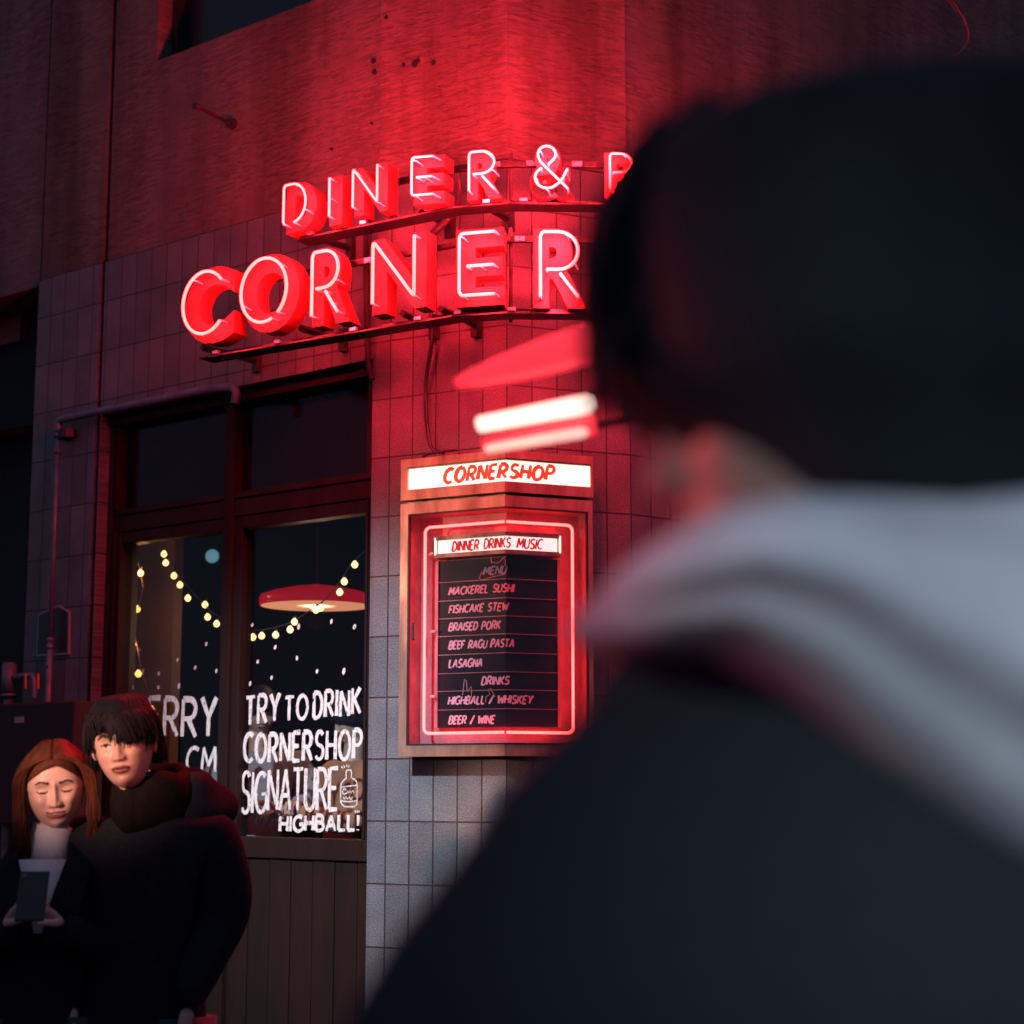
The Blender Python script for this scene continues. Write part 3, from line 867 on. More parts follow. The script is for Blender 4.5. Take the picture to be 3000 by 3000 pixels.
# inner lit header
hz0, hz1 = AB(1284, 1622, .085)[1], AB(1284, 1585, .085)[1]
hs0, hs1 = AB(1284, 1600, .085)[0], AB(1632, 1600, .085)[0]
mb = MB()
mb.wbox(WALL, hs0-.018, hs1+.018, .0141, .078, hz0-.018, hz1+.018)
mb.wbox(WALL, hs0-.018, hs1+.018, .078, .09, hz0-.018, hz0-.002); mb.wbox(WALL, hs0-.018, hs1+.018, .078, .09, hz1+.002, hz1+.018)
hd = mb.build('header_box', M_frame, mc)
mb = MB(); mb.wbox(WALL, hs0, hs1, .078, .085, hz0-.001, hz1+.001); mb.build('lit_panel', M_light2, hd)
mb = MB()
for q0, q1 in ((hs0-.014, hs0-.009),(hs1+.009, hs1+.014)): mb.wbox(WALL, q0, q1, .078, .094, hz0-.006, hz1+.012)
mb.split('end_tube', M_light, hd)
mb = MB()
zb = hz0 + .006
for tx, p0, p1 in (('DINNER',1325,1404),('DRINKS',1418,1497),('MUSIC',1515,1591)):
    write(mb, WALL, tx, AB(p0,1600,.086)[0], AB(p1,1600,.086)[0], lambda s: zb, (hz1-hz0)*.74, .0080, .0852, .001, .16, .2, .03, 50+p0)
mb.build('header_lettering', M_redpaint2, hd)
# neon border
nN = .095
ts0, ts1 = AB(1244, 1850, nN)[0], AB(1678, 1850, nN)[0]
tz0, tz1 = AB(1244, 2149, nN)[1], AB(1250, 1546, nN)[1]
def rounded(s0, s1, z0, z1, r):
    pts = []
    for cx, cz, a0 in ((s0+r, z1-r, 180),(s1-r, z1-r, 90),(s1-r, z0+r, 0),(s0+r, z0+r, -90)):
        pts += arc(cx, cz, r, r, a0, a0-90, 6)
    return pts
pts = rounded(ts0, ts1, tz0, tz1, .022)
left = []; right = []
loop = pts + [pts[0]]
full = []
for (a,b),(c,d) in zip(loop, loop[1:]):
    k = max(1, int(math.hypot(c-a,d-b)/.03))
    full += [(a+(c-a)*i/k, b+(d-b)*i/k) for i in range(k)]
gap = .006
def run(cond):
    i0 = next(i for i in range(len(full)) if cond(full[i][0]) and not cond(full[i-1][0]))
    out = []
    i = i0
    while cond(full[i % len(full)][0]): out.append(full[i % len(full)]); i += 1
    return out
mb = MB()
l = run(lambda s: s < -gap); l = [(-gap, l[0][1])] + l + [(-gap, l[-1][1])]
r_ = run(lambda s: s > gap); r_ = [(gap, r_[0][1])] + r_ + [(gap, r_[-1][1])]
mb.tube([WALL.pt(s, nN, z) for s, z in l], .0056, 8); mb.tube([WALL.pt(s, nN, z) for s, z in r_], .0056, 8)
mb.split('neon_border', M_neon2, mc, True)
mb = MB()
for px, py in ((1257, 1622),(1262,1850),(1262,2040)):
    s, z = AB(px, py, .09); mb.tube([WALL.pt(s-.016, .05, z), WALL.pt(s+.012, .09, z)], .006, 6)
mb.split('tube_holder', M_clip, mc)
mb = MB(); mb.wbox(WALL, os0+.007, os1-.007, NF-.010, NF-.006, oz0+.007, oz1-.007); gl = mb.build('glass_door', M_cover, mc)
mb = MB()
s, z = AB(1209, 1850, NF)
mb.tube([WALL.pt(s+.006,NF,z+.032), WALL.pt(s+.006,NF+.012,z+.030), WALL.pt(s+.006,NF+.012,z-.030), WALL.pt(s+.006,NF,z-.032)], .0045, 6)
mb.wbox(WALL, s-.004, s+.001, NF-.005, NF+.004, z-.034, z+.034)
mb.build('door_handle', M_dark, gl)
mb = MB()
def gp(u, v): return AB(1050+u/1.9325, 1250+v/1.9325, NF-.0055)
for ln in ([(750,735),(755,770),(790,772),(832,735),(830,790)],[(700,820),(683,860),(700,868),(760,850),(835,835)],
           [(590,1520),(600,1430),(612,1440),(615,1500),(640,1470),(640,1530),(650,1545)],[(720,1560),(722,1530),(745,1515),(735,1490),(748,1480),(760,1505),(775,1530)]):
    stroke(mb, WALL, [gp(*q) for q in ln], .0028, NF-.0058, .0008)
mb.build('chalk_drawing', mat('faint_chalk', (0.35,0.25,0.26), 0.7), gl)

# ------------------------------------------------------------------ cables, conduits and pipes
def on(px, py, n):
    s, z = WALL.px(px, py, n); return WALL.pt(s, n, z)
def smooth(pts, k=6):
    P = [Vector(q) for q in pts]; out = []
    for i in range(len(P)-1):
        p0 = P[max(i-1,0)]; p1 = P[i]; p2 = P[i+1]; p3 = P[min(i+2,len(P)-1)]
        for j in range(k):
            t = j/k
            out.append(.5*((2*p1)+(p2-p0)*t+(2*p0-5*p1+4*p2-p3)*t*t+(3*p1-p0-3*p2+p3)*t**3))
    out.append(P[-1]); return out
def wall_run(name, label, cat, pts, r, m, ribs=False, group=None):
    P = smooth([on(*q) for q in pts], 10)
    mb = MB()
    if ribs:
        L = sum((b-a).length for a, b in zip(P, P[1:])); k = int(L/.007)*2
        Q = []; acc = 0; idx = 0; d = [0]
        for a, b in zip(P, P[1:]): d.append(d[-1]+(b-a).length)
        for i in range(k+1):
            t = L*i/k
            while idx < len(d)-2 and d[idx+1] < t: idx += 1
            f = (t-d[idx])/max(d[idx+1]-d[idx],1e-9); Q.append(P[idx].lerp(P[idx+1], min(f,1)))
        mb.tube(Q, [r*(1.12 if i % 2 else .86) for i in range(k+1)], 10)
    else: mb.tube(P, r, 8)
    o = mb.build(name, m, None, not ribs)
    return tag(o, label, cat, group)
wall_run('cable', 'thin black cable hanging from the sign bracket down to the light box', 'cable', [(1262,905,.05),(1267,985,.03),(1250,1100,.02),(1247,1180,.018),(1254,1270,.018),(1268,1316,.03),(1300,1326,.05)], .0085, M_cable)
wall_run('cable', 'short black cable lying on top of the light box', 'cable', [(1240,1338,.04),(1262,1328,.06),(1300,1322,.07),(1340,1318,.06)], .006, M_cable)
wall_run('conduit', 'black corrugated conduit running straight down the tiles beside the window head', 'conduit', [(1073,600,.03),(1072,700,.03),(1073,800,.03),(1074,900,.03),(1076,1000,.03),(1080,1070,.03),(1091,1112,.035)], .012, M_conduit, True)
wall_run('conduit', 'black corrugated conduit curling behind the letter E of the upper sign', 'conduit', [(1300,478,.06),(1330,505,.12),(1344,555,.15),(1333,610,.14),(1302,652,.12),(1268,684,.05)], .0135, M_conduit, True)
pp = thing('drain_pipe', 'slim grey pipe rising up the left tiles and turning along the window head', 'pipe', on(140, 2000, .05))
mb = MB(); mb.tube([on(172,1262,.05), on(160,1560,.05), on(148,1880,.05)], .0118, 10)
mb.tube([on(148,1880,.05), on(140,2080,.05), on(132,2300,.05)], .0165, 10)
for px, py in ((171,1275),(170,1322),(148,1875),(147,1895),(144,1950)): mb.tube([on(px,py-7,.05), on(px,py+7,.05)], .0185, 10)
mb.build('upright', M_pipe, pp, True)
mb = MB(); mb.tube(smooth([on(172,1265,.05), on(173,1236,.05), on(195,1226,.05)] + [on(300,1204,.05), on(450,1174,.05), on(600,1143,.05), on(668,1136,.06), on(691,1146,.07), on(688,1182,.07)], 8), .0195, 10)
mb.build('crosspiece', M_pipe, pp, True)
mb = MB()
mb.tube([on(200,1260,.02), on(200,1285,.02)], .05, 8)
mb.build('clamp', M_dark, pp)
tp = thing('gas_pipe', 'thick dull grey pipe with orange valves in the lower left corner', 'pipe', on(25, 2300, .08))
mb = MB(); mb.tube([on(28,1948,.08), on(25,2030,.08)], .036, 12); mb.tube([on(25,2028,.08), on(18,2420,.08), on(8,3000,.08)], .024, 12); mb.tube([on(27,1942,.08), on(27,1952,.08)], .03, 12)
mb.tube([on(26,2034,.08), on(26,2042,.08)], .042, 12); mb.tube([on(26,2080,.08), on(25,2088,.08)], .036, 12)
mb.tube(smooth([on(40,1985,.08), on(70,1980,.08), on(98,1985,.08), on(100,2050,.08)], 6), .014, 8)
mb.build('pipework', M_pipe, tp, True)
mb = MB()
for px in (75, 112): mb.tube([on(px,1975,.11), on(px,2018,.11)], .006, 6)
mb.split('valve_handle', M_orange, tp)
mb = MB(); s, z = WALL.px(60, 2110, .2)
ms0, mz1 = WALL.px(-60, 2065, .2); ms1, mz0 = WALL.px(205, 2420, .2)
mb.wbox(WALL, ms0, ms1, .02, .2, mz0, mz1)
mt = mb.build('meter_box', M_dull, None, bevel=.01); tag(mt, 'dark metal meter box on the tiles behind the woman with long hair', 'meter box')
mb = MB(); a, zb = WALL.px(43, 2118, .2); b, _ = WALL.px(70, 2118, .2)
mb.wbox(WALL, a, b, .2, .2015, zb, zb+.028); mb.build('sticker', mat('pale_sticker', (0.4,0.33,0.36), .6), mt)
hp = [(111,1799),(171,1773),(203,1791),(201,1917),(106,1923)]
pts = [WALL.px(x, y, .012) for x, y in hp]; cx_ = sum(p[0] for p in pts)/5; cz_ = sum(p[1] for p in pts)/5
mb = MB(); mb.wpoly(WALL, pts[::-1], .001, .012)
hpl = mb.build('house_plate', M_platew, None); tag(hpl, 'dark house shaped plate with a pale rim behind the slim pipe', 'plate')
mb = MB(); mb.wpoly(WALL, [(cx_+(a-cx_)*.92, cz_+(b-cz_)*.92) for a, b in pts][::-1], .012, .0135); mb.build('plate_face', M_plate, hpl)
pg = thing('wall_peg', 'short black iron peg sticking out of the plaster left of the neon', 'peg', on(682, 366, -.01))
mb = MB()
s, z = WALL.px(682, 364, -.01)
mb.tube([WALL.pt(s,-.012,z), WALL.pt(s,.10,z+.003), WALL.pt(s,.225,z+.012)], .0085, 8); mb.build('rod', M_dark, pg)
mb = MB(); mb.tube([WALL.pt(s,.215,z+.011), WALL.pt(s,.235,z+.012)], .017, 8); mb.build('tip', M_dark, pg)
mb = MB(); mb.tube([WALL.pt(s,-.012,z), WALL.pt(s,.01,z)], .028, 8); mb.build('base', M_dark, pg)
mb = MB(); mb.tube(smooth([on(2600,-140,.1), on(2740,-50,.1), on(2815,40,.1), on(2838,105,.1), on(2818,148,.1), on(2787,168,.1)], 8), .003, 6)
mb.tube(smooth([on(2600,-120,.1), on(2745,-30,.1), on(2800,30,.1)], 8), .002, 6)
tag(mb.build('loose_wire', mat('reddish_wire', (0.5,0.12,0.08), .5)), 'thin loose wire looping from the dark upper right wall', 'wire')

# ------------------------------------------------------------------ neighbouring building on the far left
nb = thing('neighbour_building', 'dark neighbouring building set back beyond the left end of the tiles', 'building', WALL.pt(-3.2, -.3, 0))
mb = MB(); mb.wbox(WALL, -9, -3.0, -.95, -.35, 0, 9); mb.build('wall', M_dull, nb)
mb = MB(); a, zb = WALL.px(8, 1010, -.3); b, zt_ = WALL.px(62, 890, -.3)
mb.wbox(WALL, a-.3, b, -.349, -.30, zb, zt_); mb.build('red_glow_panel', mat('dull_glow_red', (0.35,0.03,0.03), .5), nb)  # added board, a red glow at this edge put into its colour

# ------------------------------------------------------------------ glowing bars added for blurred light streaks, on an invented post
Yb = 2.5
bp_ = thing('streak_bars', 'three glowing bars, one red over two white, added for blurred light streaks, on an invented black post', 'added light bars', (at_y(2350, 2300, Yb).x, Yb, 0))
mb = MB(); x0 = at_y(2350, 2300, Yb).x
mb.tube([(x0,Yb,0),(x0,Yb,at_y(1905,800,Yb).z)], .03, 12); mb.tube([(x0,Yb,0),(x0,Yb,.06)], .09, 12); mb.build('post', M_dark, bp_)
M_wbar = mat('white_streak_glow', (.9,.85,.8), .3, emit=(1.0,.80,.66), strength=1.5)
M_rbar = mat('red_streak_glow', (.6,.05,.06), .3, emit=(1.0,.035,.06), strength=1.15)
rb = Yb/5215                       # one picture unit at the post
mb = MB()
A_, B_ = at_y(1335,1124,Yb), at_y(1860,966,Yb)
pa = [A_.lerp(B_, f) for f in (0,.1,.25,.45,.62,.75,.9,1)]; mb.tube(pa, [q*rb for q in (16,30,42,54,60,60,50,30)], 12); mb.build('red_bar', M_rbar, bp_, True)
mb = MB(); mb.tube([at_y(1396,1246,Yb), at_y(1404,1244,Yb), at_y(1720,1184,Yb), at_y(1738,1180,Yb)], [q*rb for q in (14,24,30,16)], 12); mb.build('white_bar', M_wbar, bp_, True)
mb = MB(); mb.tube([at_y(1420,1318,Yb), at_y(1432,1315,Yb), at_y(1706,1268,Yb), at_y(1722,1265,Yb)], [q*rb for q in (6,12,16,8)], 10); mb.build('white_bar', mat('dim_streak_glow', (.9,.7,.65), .3, emit=(1.0,.55,.45), strength=1.1), bp_, True)
mb = MB(); mb.tube([at_y(1412,1292,Yb)+Vector((0,.03,0)), at_y(1726,1234,Yb)+Vector((0,.03,0)), at_y(1745,1230,Yb)+Vector((0,.03,0))], [18*rb,34*rb,30*rb], 10); mb.build('streak_back', M_rbar, bp_, True)
mb = MB(); mb.tube([at_y(1735,1232,Yb)+Vector((0,.04,0)), at_y(2350,1150,Yb)+Vector((0,.02,0))], 12*rb, 8); mb.build('arm', M_dark, bp_)
ls = spot('lamp_light', at_y(1560,1200,Yb)+Vector((0,-.12,0)), at_y(400,2170,4.85), 130, (1.0,.10,.06), 9, .9, .08)  # added red spot, aimed from the bars at the man's face
hang(ls, bp_); ls.location = at_y(1560,1200,Yb)+Vector((0,-.12,0))

# ------------------------------------------------------------------ people
def skin_mat(name, c1, c2):
    m = grubby(name, c1, c2, 30, (0.4,0.55), 0, 0.05); m.node_tree.nodes['Principled BSDF'].inputs['Subsurface Weight'].default_value = .12
    m.node_tree.nodes['Principled BSDF'].inputs['Subsurface Radius'].default_value = (.02,.006,.004)
    return m
M_skin = skin_mat('skin', (0.52,0.34,0.27), (0.60,0.41,0.33))
M_skin2 = skin_mat('tan_skin', (0.46,0.29,0.22), (0.53,0.35,0.27))
M_lip = mat('lips', (0.40,0.085,0.08), .45)
M_lip2 = mat('dull_lips', (0.24,0.075,0.065), .5)
M_brow = mat('brow_hair', (0.018,0.011,0.010), .7)
M_eyew = mat('eye_white', (0.26,0.21,0.20), .6, 0, .1)
M_iris = mat('dark_iris', (0.012,0.008,0.007), .6, 0, .1)
M_mouth = mat('mouth_line', (0.05,0.012,0.012), .6)
M_teeth = mat('teeth', (0.42,0.36,0.33), .5)
def hair_mat(name, c1, c2): return grubby(name, c1, c2, 40, (0.5,0.65), 0, 0, (1,1,.2), 0.09)
M_hairb = hair_mat('auburn_hair', (0.105,0.033,0.016), (0.03,0.012,0.008))
M_hairk = hair_mat('black_hair', (0.008,0.008,0.010), (0.015,0.0145,0.018))
M_hairfg = hair_mat('dark_hair', (0.021,0.024,0.032), (0.028,0.031,0.040))
M_coatfg = grubby('black_overcoat', (0.032,0.036,0.047), (0.040,0.044,0.056), 90, (0.85,0.95), 0, 0.4, (1,1,1), 0.1)
M_coat = grubby('black_wool', (0.013,0.0145,0.020), (0.020,0.022,0.029), 90, (0.85,0.95), 0, 0.5, (1,1,1), 0.03)
M_denim = grubby('dark_trousers', (0.03,0.035,0.05), (0.05,0.055,0.07), 60, (0.8,0.95), 0, 0.3)
M_shoe = mat('black_shoe', (0.02,0.02,0.022), .4)
M_knit = grubby('white_knit', (0.62,0.62,0.64), (0.74,0.74,0.75), 120, (0.8,0.95), 0, 0.4)
M_khaki = grubby('olive_scarf', (0.006,0.0055,0.005), (0.011,0.009,0.007), 70, (0.8,0.95), 0, 0.4, (1,1,1), 0.05)

def gs(x, c, s): return math.exp(-((x-c)/s)**2)
def head_verts(o, female, gaze_down=False):
    """a face looking along -y; local origin between the ears; returns verts, faces, material index per face"""
    na, nb = 150, 130
    V = []; Fc = []; MI = []
    # polar rows from crown to chin base, denser in front columns
    def col(j):
        t = -1 + 2*j/na            # -1..1 round the head, 0 = front
        return math.pi * (0.42*t + 0.58*t**3)
    jawW = .87 if female else .88
    for i in range(nb+1):
        ph = math.pi * (i/nb)
        zc = math.cos(ph); rr = math.sin(ph)
        for j in range(na):
            a = col(j)
            dx, dy = math.sin(a)*rr, -math.cos(a)*rr
            x = (.0765 if female else .073)*dx; y = .092*dy + .008; z = .113*zc
            front = max(0.0, -dy)
            # jaw narrows and comes forward, the neck side is cut back
            if z < 0:
                k = min(1, -z/.113)
                x *= 1 - (1-jawW)*k**1.0 * (1 - .15*k)
                if dy > 0: y *= 1 - .55*k
                y -= .010*k*front
                z *= 1.02
            else:
                x *= 1 + .05*gs(z,.03,.05); 
                if dy > 0: y *= 1.06
            # flat face plane
            y += .016*front**3*gs(x,0,.045)*gs(z,-.02,.07)
            if dy < -.02:
                f = min(1, front*2.2)
                ax = abs(x)
                d = 0
                d += .0045*gs(ax,.028,.022)*gs(z,.026,.010) * (.6 if female else 1.1)       # brow
                d -= .0140*gs(ax,.031,.017)*gs(z,.004,.013)                                   # sockets
                d += .0075*gs(ax,.031,.0125)*gs(z,.002,.0085)                                  # lids over the eyes
                t = min(1, max(0, (.014 - z)/.046))
                nose = (.006 + .017*t**1.3) * (1 if z > -.034 else math.exp(-((z+.034)/.0055)**2))
                if z > .014: nose = .006*gs(z,.014,.012)
                d += nose*gs(x,0,.0065+.0050*t)
                d += .0085*gs(ax,.0125,.0058)*gs(z,-.0315,.0070)                                # wings
                d -= .003*gs(ax,.0065,.003)*gs(z,-.0385,.0022)                                 # nostrils
                d += (.0075 if female else .0045)*gs(ax,.040,.018)*gs(z,-.024,.016)                                   # cheeks
                d += .0035*gs(x,0,.030)*gs(z,-.060,.016)                                       # muzzle
                wm = .021 if not gaze_down else .025
                up = -.0545 + .0025*(gs(ax,.006,.005)) + (.0035*(ax/wm)**2 if female else -.001*(ax/wm)**2)
                lo = -.0655 + .0060*(ax/wm)**2
                mid = -.0595 + (.0050*(ax/wm)**2 if female else 0)
                inm = gs(ax,0,wm*.9)
                d += .0050*inm*gs(z,up,.0045) + .0062*inm*gs(z,lo,.0050) - .0042*inm*gs(z,mid,.0020)
                d -= .003*gs(x,0,.018)*gs(z,-.0755,.006)
                d += .0080*gs(x,0,.017)*gs(z,-.093,.013)                                       # chin
                if female: d += .002*gs(ax,.038,.012)*gs(z,-.045,.012)
                y -= d*f
            V.append((x,y,z))
    for i in range(nb):
        for j in range(na):
            q = (i*na+j, i*na+(j+1)%na, (i+1)*na+(j+1)%na, (i+1)*na+j)
            Fc.append(q)
            c = [sum(V[k][m] for k in q)/4 for m in range(3)]
            mi = 0
            if c[1] < -.045:
                ax = abs(c[0]); z = c[2]
                wm = .0255 if female else .0235
                lift = .0048*(ax/wm)**2 if female else 0
                if ax < wm and -.0715+.0065*(ax/wm)**2 < z < -.0505 - .0035*(ax/wm)**2 + lift*.6: mi = 1
                if ax < wm*1.02 and abs(z+.0590-lift) < (.0019 if not female else .0030*(1-(ax/wm)**2)+.0008): mi = 4 if not (female and ax < .016 and abs(z+.0582-lift) < .0020) else 5
                by = .0235 + .004*gs(ax,.034,.010) - .30*max(0,ax-.036)
                if .013 < ax < .050 and abs(z-by) < (.0034 if female else .0050)*(1.15-.5*(ax-.013)/.037): mi = 2
                e = (ax-.031)/.0145
                if abs(e) < 1:
                    top = .0015 + .0042*(1-e*e); bot = .0015 - .0030*(1-e*e)
                    if gaze_down:
                        if abs(z-(.0012-.0046*(1-e*e))) < .0024: mi = 2
                    else:
                        if bot < z < top: mi = 3
                        if abs(z-top) < .0022: mi = 2
                        if bot < z < top and abs(ax-.0315) < .0058: mi = 6
            MI.append(mi)
    return V, Fc, MI
def skin_surface(joints, edges, radii, sub=2):
    me = bpy.data.meshes.new('t'); me.from_pydata([tuple(j) for j in joints], edges, [])
    o = bpy.data.objects.new('t', me); COL.objects.link(o)
    sk = o.modifiers.new('s', 'SKIN'); sk.use_smooth_shade = True; sk.branch_smoothing = .6
    sb = o.modifiers.new('b', 'SUBSURF'); sb.levels = sub; sb.render_levels = sub
    if not me.skin_vertices: bm = bmesh.new(); bm.from_mesh(me); bm.verts.layers.skin.verify(); bm.to_mesh(me); bm.free()
    for i, r in enumerate(radii):
        sv = me.skin_vertices[0].data[i]
        sv.radius = r if isinstance(r, tuple) else (r, r)
        sv.use_root = (i == 0)
    dg = bpy.context.evaluated_depsgraph_get(); ev = o.evaluated_get(dg); m2 = ev.to_mesh()
    v = [q.co.copy() for q in m2.vertices]; f = [list(p.vertices) for p in m2.polygons]
    ev.to_mesh_clear(); bpy.data.objects.remove(o); bpy.data.meshes.remove(me)
    return v, f
def hand(mb, wrist, fwd, palm, size=1.0, curl=.6, left=True):
    """palm plus five fingers: fwd = direction of the fingers, palm = direction the palm faces"""
    f = fwd.normalized(); p = (palm - f*palm.dot(f)).normalized(); sd = f.cross(p) * (1 if left else -1)
    k = size
    J = [wrist, wrist + f*.045*k, wrist + f*.085*k]; E = [(0,1),(1,2)]; Rr = [(.026*k,.017*k),(.036*k,.014*k),(.038*k,.012*k)]
    v, fc = skin_surface(J, E, Rr, 2); mb.add(v, fc)
    for i, (off, ln) in enumerate(((.030,.070),(.010,.080),(-.010,.074),(-.029,.058))):
        b = wrist + f*.070*k + sd*off*k
        pts = [b, b + f*.020*k]
        a = 0; q = pts[-1]
        for sgm in (.42,.32,.26):
            a += curl * (.9 if sgm > .4 else 1.0)
            q = q + (f*math.cos(a) + p*math.sin(a)) * ln*k*sgm
            pts.append(q)
        v, fc = skin_surface(pts, [(n,n+1) for n in range(len(pts)-1)], [.0098*k,.0098*k,.0092*k,.0082*k,.0068*k], 2); mb.add(v, fc)
    b = wrist + f*.022*k + sd*.024*k
    pts = [b, b + (f*.5 + sd*.75 + p*.3).normalized()*.034*k]
    pts.append(pts[-1] + (f*.85 + sd*.15 + p*.55).normalized()*.030*k); pts.append(pts[-1] + (f*.8 - sd*.15 + p*.6).normalized()*.024*k)
    v, fc = skin_surface(pts, [(0,1),(1,2),(2,3)], [.0125*k,.0115*k,.0098*k,.0078*k], 2); mb.add(v, fc)
def person_body(label, base, yaw, headpos, headrot, hscale, female, elbows, wrists, hands, skin, lip, gaze_down, ears=True, sw=None):
    """joints in the person's own frame (facing -y), head placed in world space"""
    Rz = Matrix.Rotation(yaw, 4, 'Z'); B = Matrix.Translation(base) @ Rz
    H = Matrix.Translation(headpos) @ headrot.to_matrix().to_4x4() @ Matrix.Scale(hscale, 4)
    mb = MB()
    V, Fc, MI = head_verts(None, female, gaze_down)
    for k in range(7):
        idx = [i for i, m in enumerate(MI) if m == k]
        if not idx and k: continue
    o = len(mb.v)
    mb.v += [tuple(H @ Vector(q)) for q in V]
    for f, m in zip(Fc, MI): mb.f.append([o+i for i in f]); mb.mi.append(m); mb.uv.append(None)
    mb.cur = 0
    if ears:
        for sgn in (1, -1):
            c = H @ Vector((sgn*.073, .012, -.004))
            q = (headrot.to_matrix() @ Euler((R(-12), 0, R(sgn*22))).to_matrix()).to_quaternion()
            mb.ball(c, .031*hscale, 8, (.26, .62, 1.0), q)
    sw = sw or (.165 if female else .20)
    k = base.z if False else 1
    neck0 = Vector((0, .02, headpos.z - base.z - .195)); zsh = neck0.z - .035
    invB = B.inverted()
    nk1 = invB @ (H @ Vector((0, .022, -.055)))
    J = [Vector((0,.01,.92)), Vector((0,.01,1.10*zsh/1.36)), Vector((0,.015,zsh-.12)), neck0, nk1,
         Vector((sw,.02,zsh)), elbows[0], wrists[0], Vector((-sw,.02,zsh)), elbows[1], wrists[1],
         Vector((.095,.01,.86)), Vector((.10,-.01,.48)), Vector((.105,.03,.09)), Vector((.11,-.10,.035)),
         Vector((-.095,.01,.86)), Vector((-.10,-.01,.48)), Vector((-.105,.03,.09)), Vector((-.11,-.10,.035))]
    E = [(0,1),(1,2),(2,3),(3,4),(2,5),(5,6),(6,7),(2,8),(8,9),(9,10),(0,11),(11,12),(12,13),(13,14),(0,15),(15,16),(16,17),(17,18)]
    g = .9 if female else 1.0
    Rr = [(.15*g,.11*g),(.125*g,.10*g),(.10*g,.08*g),.054*g,.052*g,.045*g,.042*g,.028*g,.055*g,.042*g,.028*g,.085*g,.06*g,.042,.035,.085*g,.06*g,.042,.035]
    v, f = skin_surface(J, E, Rr, 2)
    mb.add([B @ q for q in v], f)
    for (w, fw, pm, lf, cu) in hands: hand(mb, B @ w, Rz.to_3x3() @ fw, Rz.to_3x3() @ pm, .95 if female else 1.05, cu, lf)
    ob = mb.build('person', [skin, lip, M_brow, M_eyew, M_mouth, M_teeth, M_iris], None, True)
    tag(ob, label, 'person')
    return ob, B, H, J
def strand_hair(mb, H, paths, r0, sides=5):
    for P in paths:
        Q = smooth([H @ Vector(q) for q in P], 4)
        m = len(Q)
        mb.tube(Q, [r0*(1 - .55*(i/(m-1))**2) for i in range(m)], sides)
def scalp(mb, H, zc, back, sc=1.06, y0=.008):
    """a close cap of hair: the part of the skull above a slanting hair line"""
    rings = []
    n = 40
    for i in range(15):
        t = i/14
        ring = []
        for j in range(n):
            a = 2*math.pi*j/n                     # 0 = front
            lim = zc + (back - zc) * (0.5 - 0.5*math.cos(a))**.7   # how far down the hair comes
            ph = t * math.acos(max(-1, min(1, lim/.116)))
            ph = max(ph, .02)
            x = .073*sc*math.sin(a)*math.sin(ph)*1.05; y = (-.092*math.cos(a)*math.sin(ph))*sc*1.03 + y0; z = .113*sc*math.cos(ph)
            ring.append(H @ Vector((x, y, z)))
        rings.append(ring)
    mb.rings(rings)
rg = random.Random(5)

# ---- the woman
hw = at_y(162, 2303, 4.95)
rotw = Euler((R(12), R(-5), R(12)), 'XYZ')     # looks down at the phone
base = Vector((hw.x - .02, hw.y + .02, 0))
zw = hw.z
wob, B, H, J = person_body('smiling woman with long reddish hair in a black coat looking down at her phone', base, R(8), hw, rotw, 1.04, True,
    [Vector((.21,.0,1.02)), Vector((-.21,.0,1.02))], [Vector((.075,-.205,1.13)), Vector((-.075,-.21,1.13))],
    [(Vector((.07,-.215,1.135)), Vector((-.55,-.35,.55)), Vector((-.7,-.3,-.2)), True, .55), (Vector((-.07,-.215,1.135)), Vector((.45,-.35,.60)), Vector((.7,-.3,-.2)), False, .55)],
    M_skin, M_lip, True, False)
mb = MB(); scalp(mb, H, .072, -.06, 1.055)
paths = []
for sgn in (1, -1):
    for i in range(560):
        t = rg.random(); u = rg.random()
        y0 = -.062 + .13*t; x0 = sgn*.003
        zt_ = .113*math.sqrt(max(.05, 1-((y0-.008)/.1)**2))*1.06
        w = .078 + .016*rg.random() + .014*u
        yy = y0*.75 + .004 - (.012 if y0 < -.02 else 0)
        L = -.20 - .16*rg.random()
        sp_ = .070 + .050*rg.random()
        paths.append([(x0, y0, zt_), (sgn*.038, y0*.97, zt_*.93), (sgn*(w-.010), yy*.95, .045), (sgn*w, yy*.9+.006, -.02), (sgn*(w-.004+.010*rg.random()), yy*.85-.008*rg.random(), -.085), (sgn*sp_, yy*.7-.005, -.15), (sgn*(sp_+rg.uniform(-.01,.02)), yy*.5-.02*rg.random(), L)])
strand_hair(mb, H, paths, .0030)
mb.build('hair', M_hairb, wob, True)
def coat(label_parts, B, J, g, parent, name='coat', hem=.62, collar=None, extra=0.0):
    zs_ = J[5].z
    Jc = [Vector((0,.012,J[2].z)), Vector((0,.01,1.02)), Vector((0,.01,.86)), Vector((0,.01,hem)), J[5]+Vector((0,.0,-.005)), J[6], J[7]+ (J[6]-J[7])*-.04, J[8]+Vector((0,0,-.005)), J[9], J[10]+(J[9]-J[10])*-.04, J[3]+Vector((0,.012,-.015))]
    Ec = [(0,1),(1,2),(2,3),(0,4),(4,5),(5,6),(0,7),(7,8),(8,9),(0,10)]
    Rc = [(.185*g+extra,.145*g),(.175*g+extra,.14*g),(.185*g+extra,.145*g),(.20*g+extra,.15*g),.098*g,.072*g,.052*g,.098*g,.072*g,.052*g,.100*g]
    v, f = skin_surface(Jc, Ec, Rc, 2)
    mb = MB()
    vs = []
    for q in v:
        d = noise.noise(Vector((q.x*9, q.y*9, q.z*5)))*.008
        vs.append(B @ (q + Vector((d, d, 0))))
    mb.add(vs, f)
    return mb.build(name, M_coat, parent, True)
coat(None, B, J, .90, wob)
mb = MB()
nk0, nk1 = J[3], J[4]
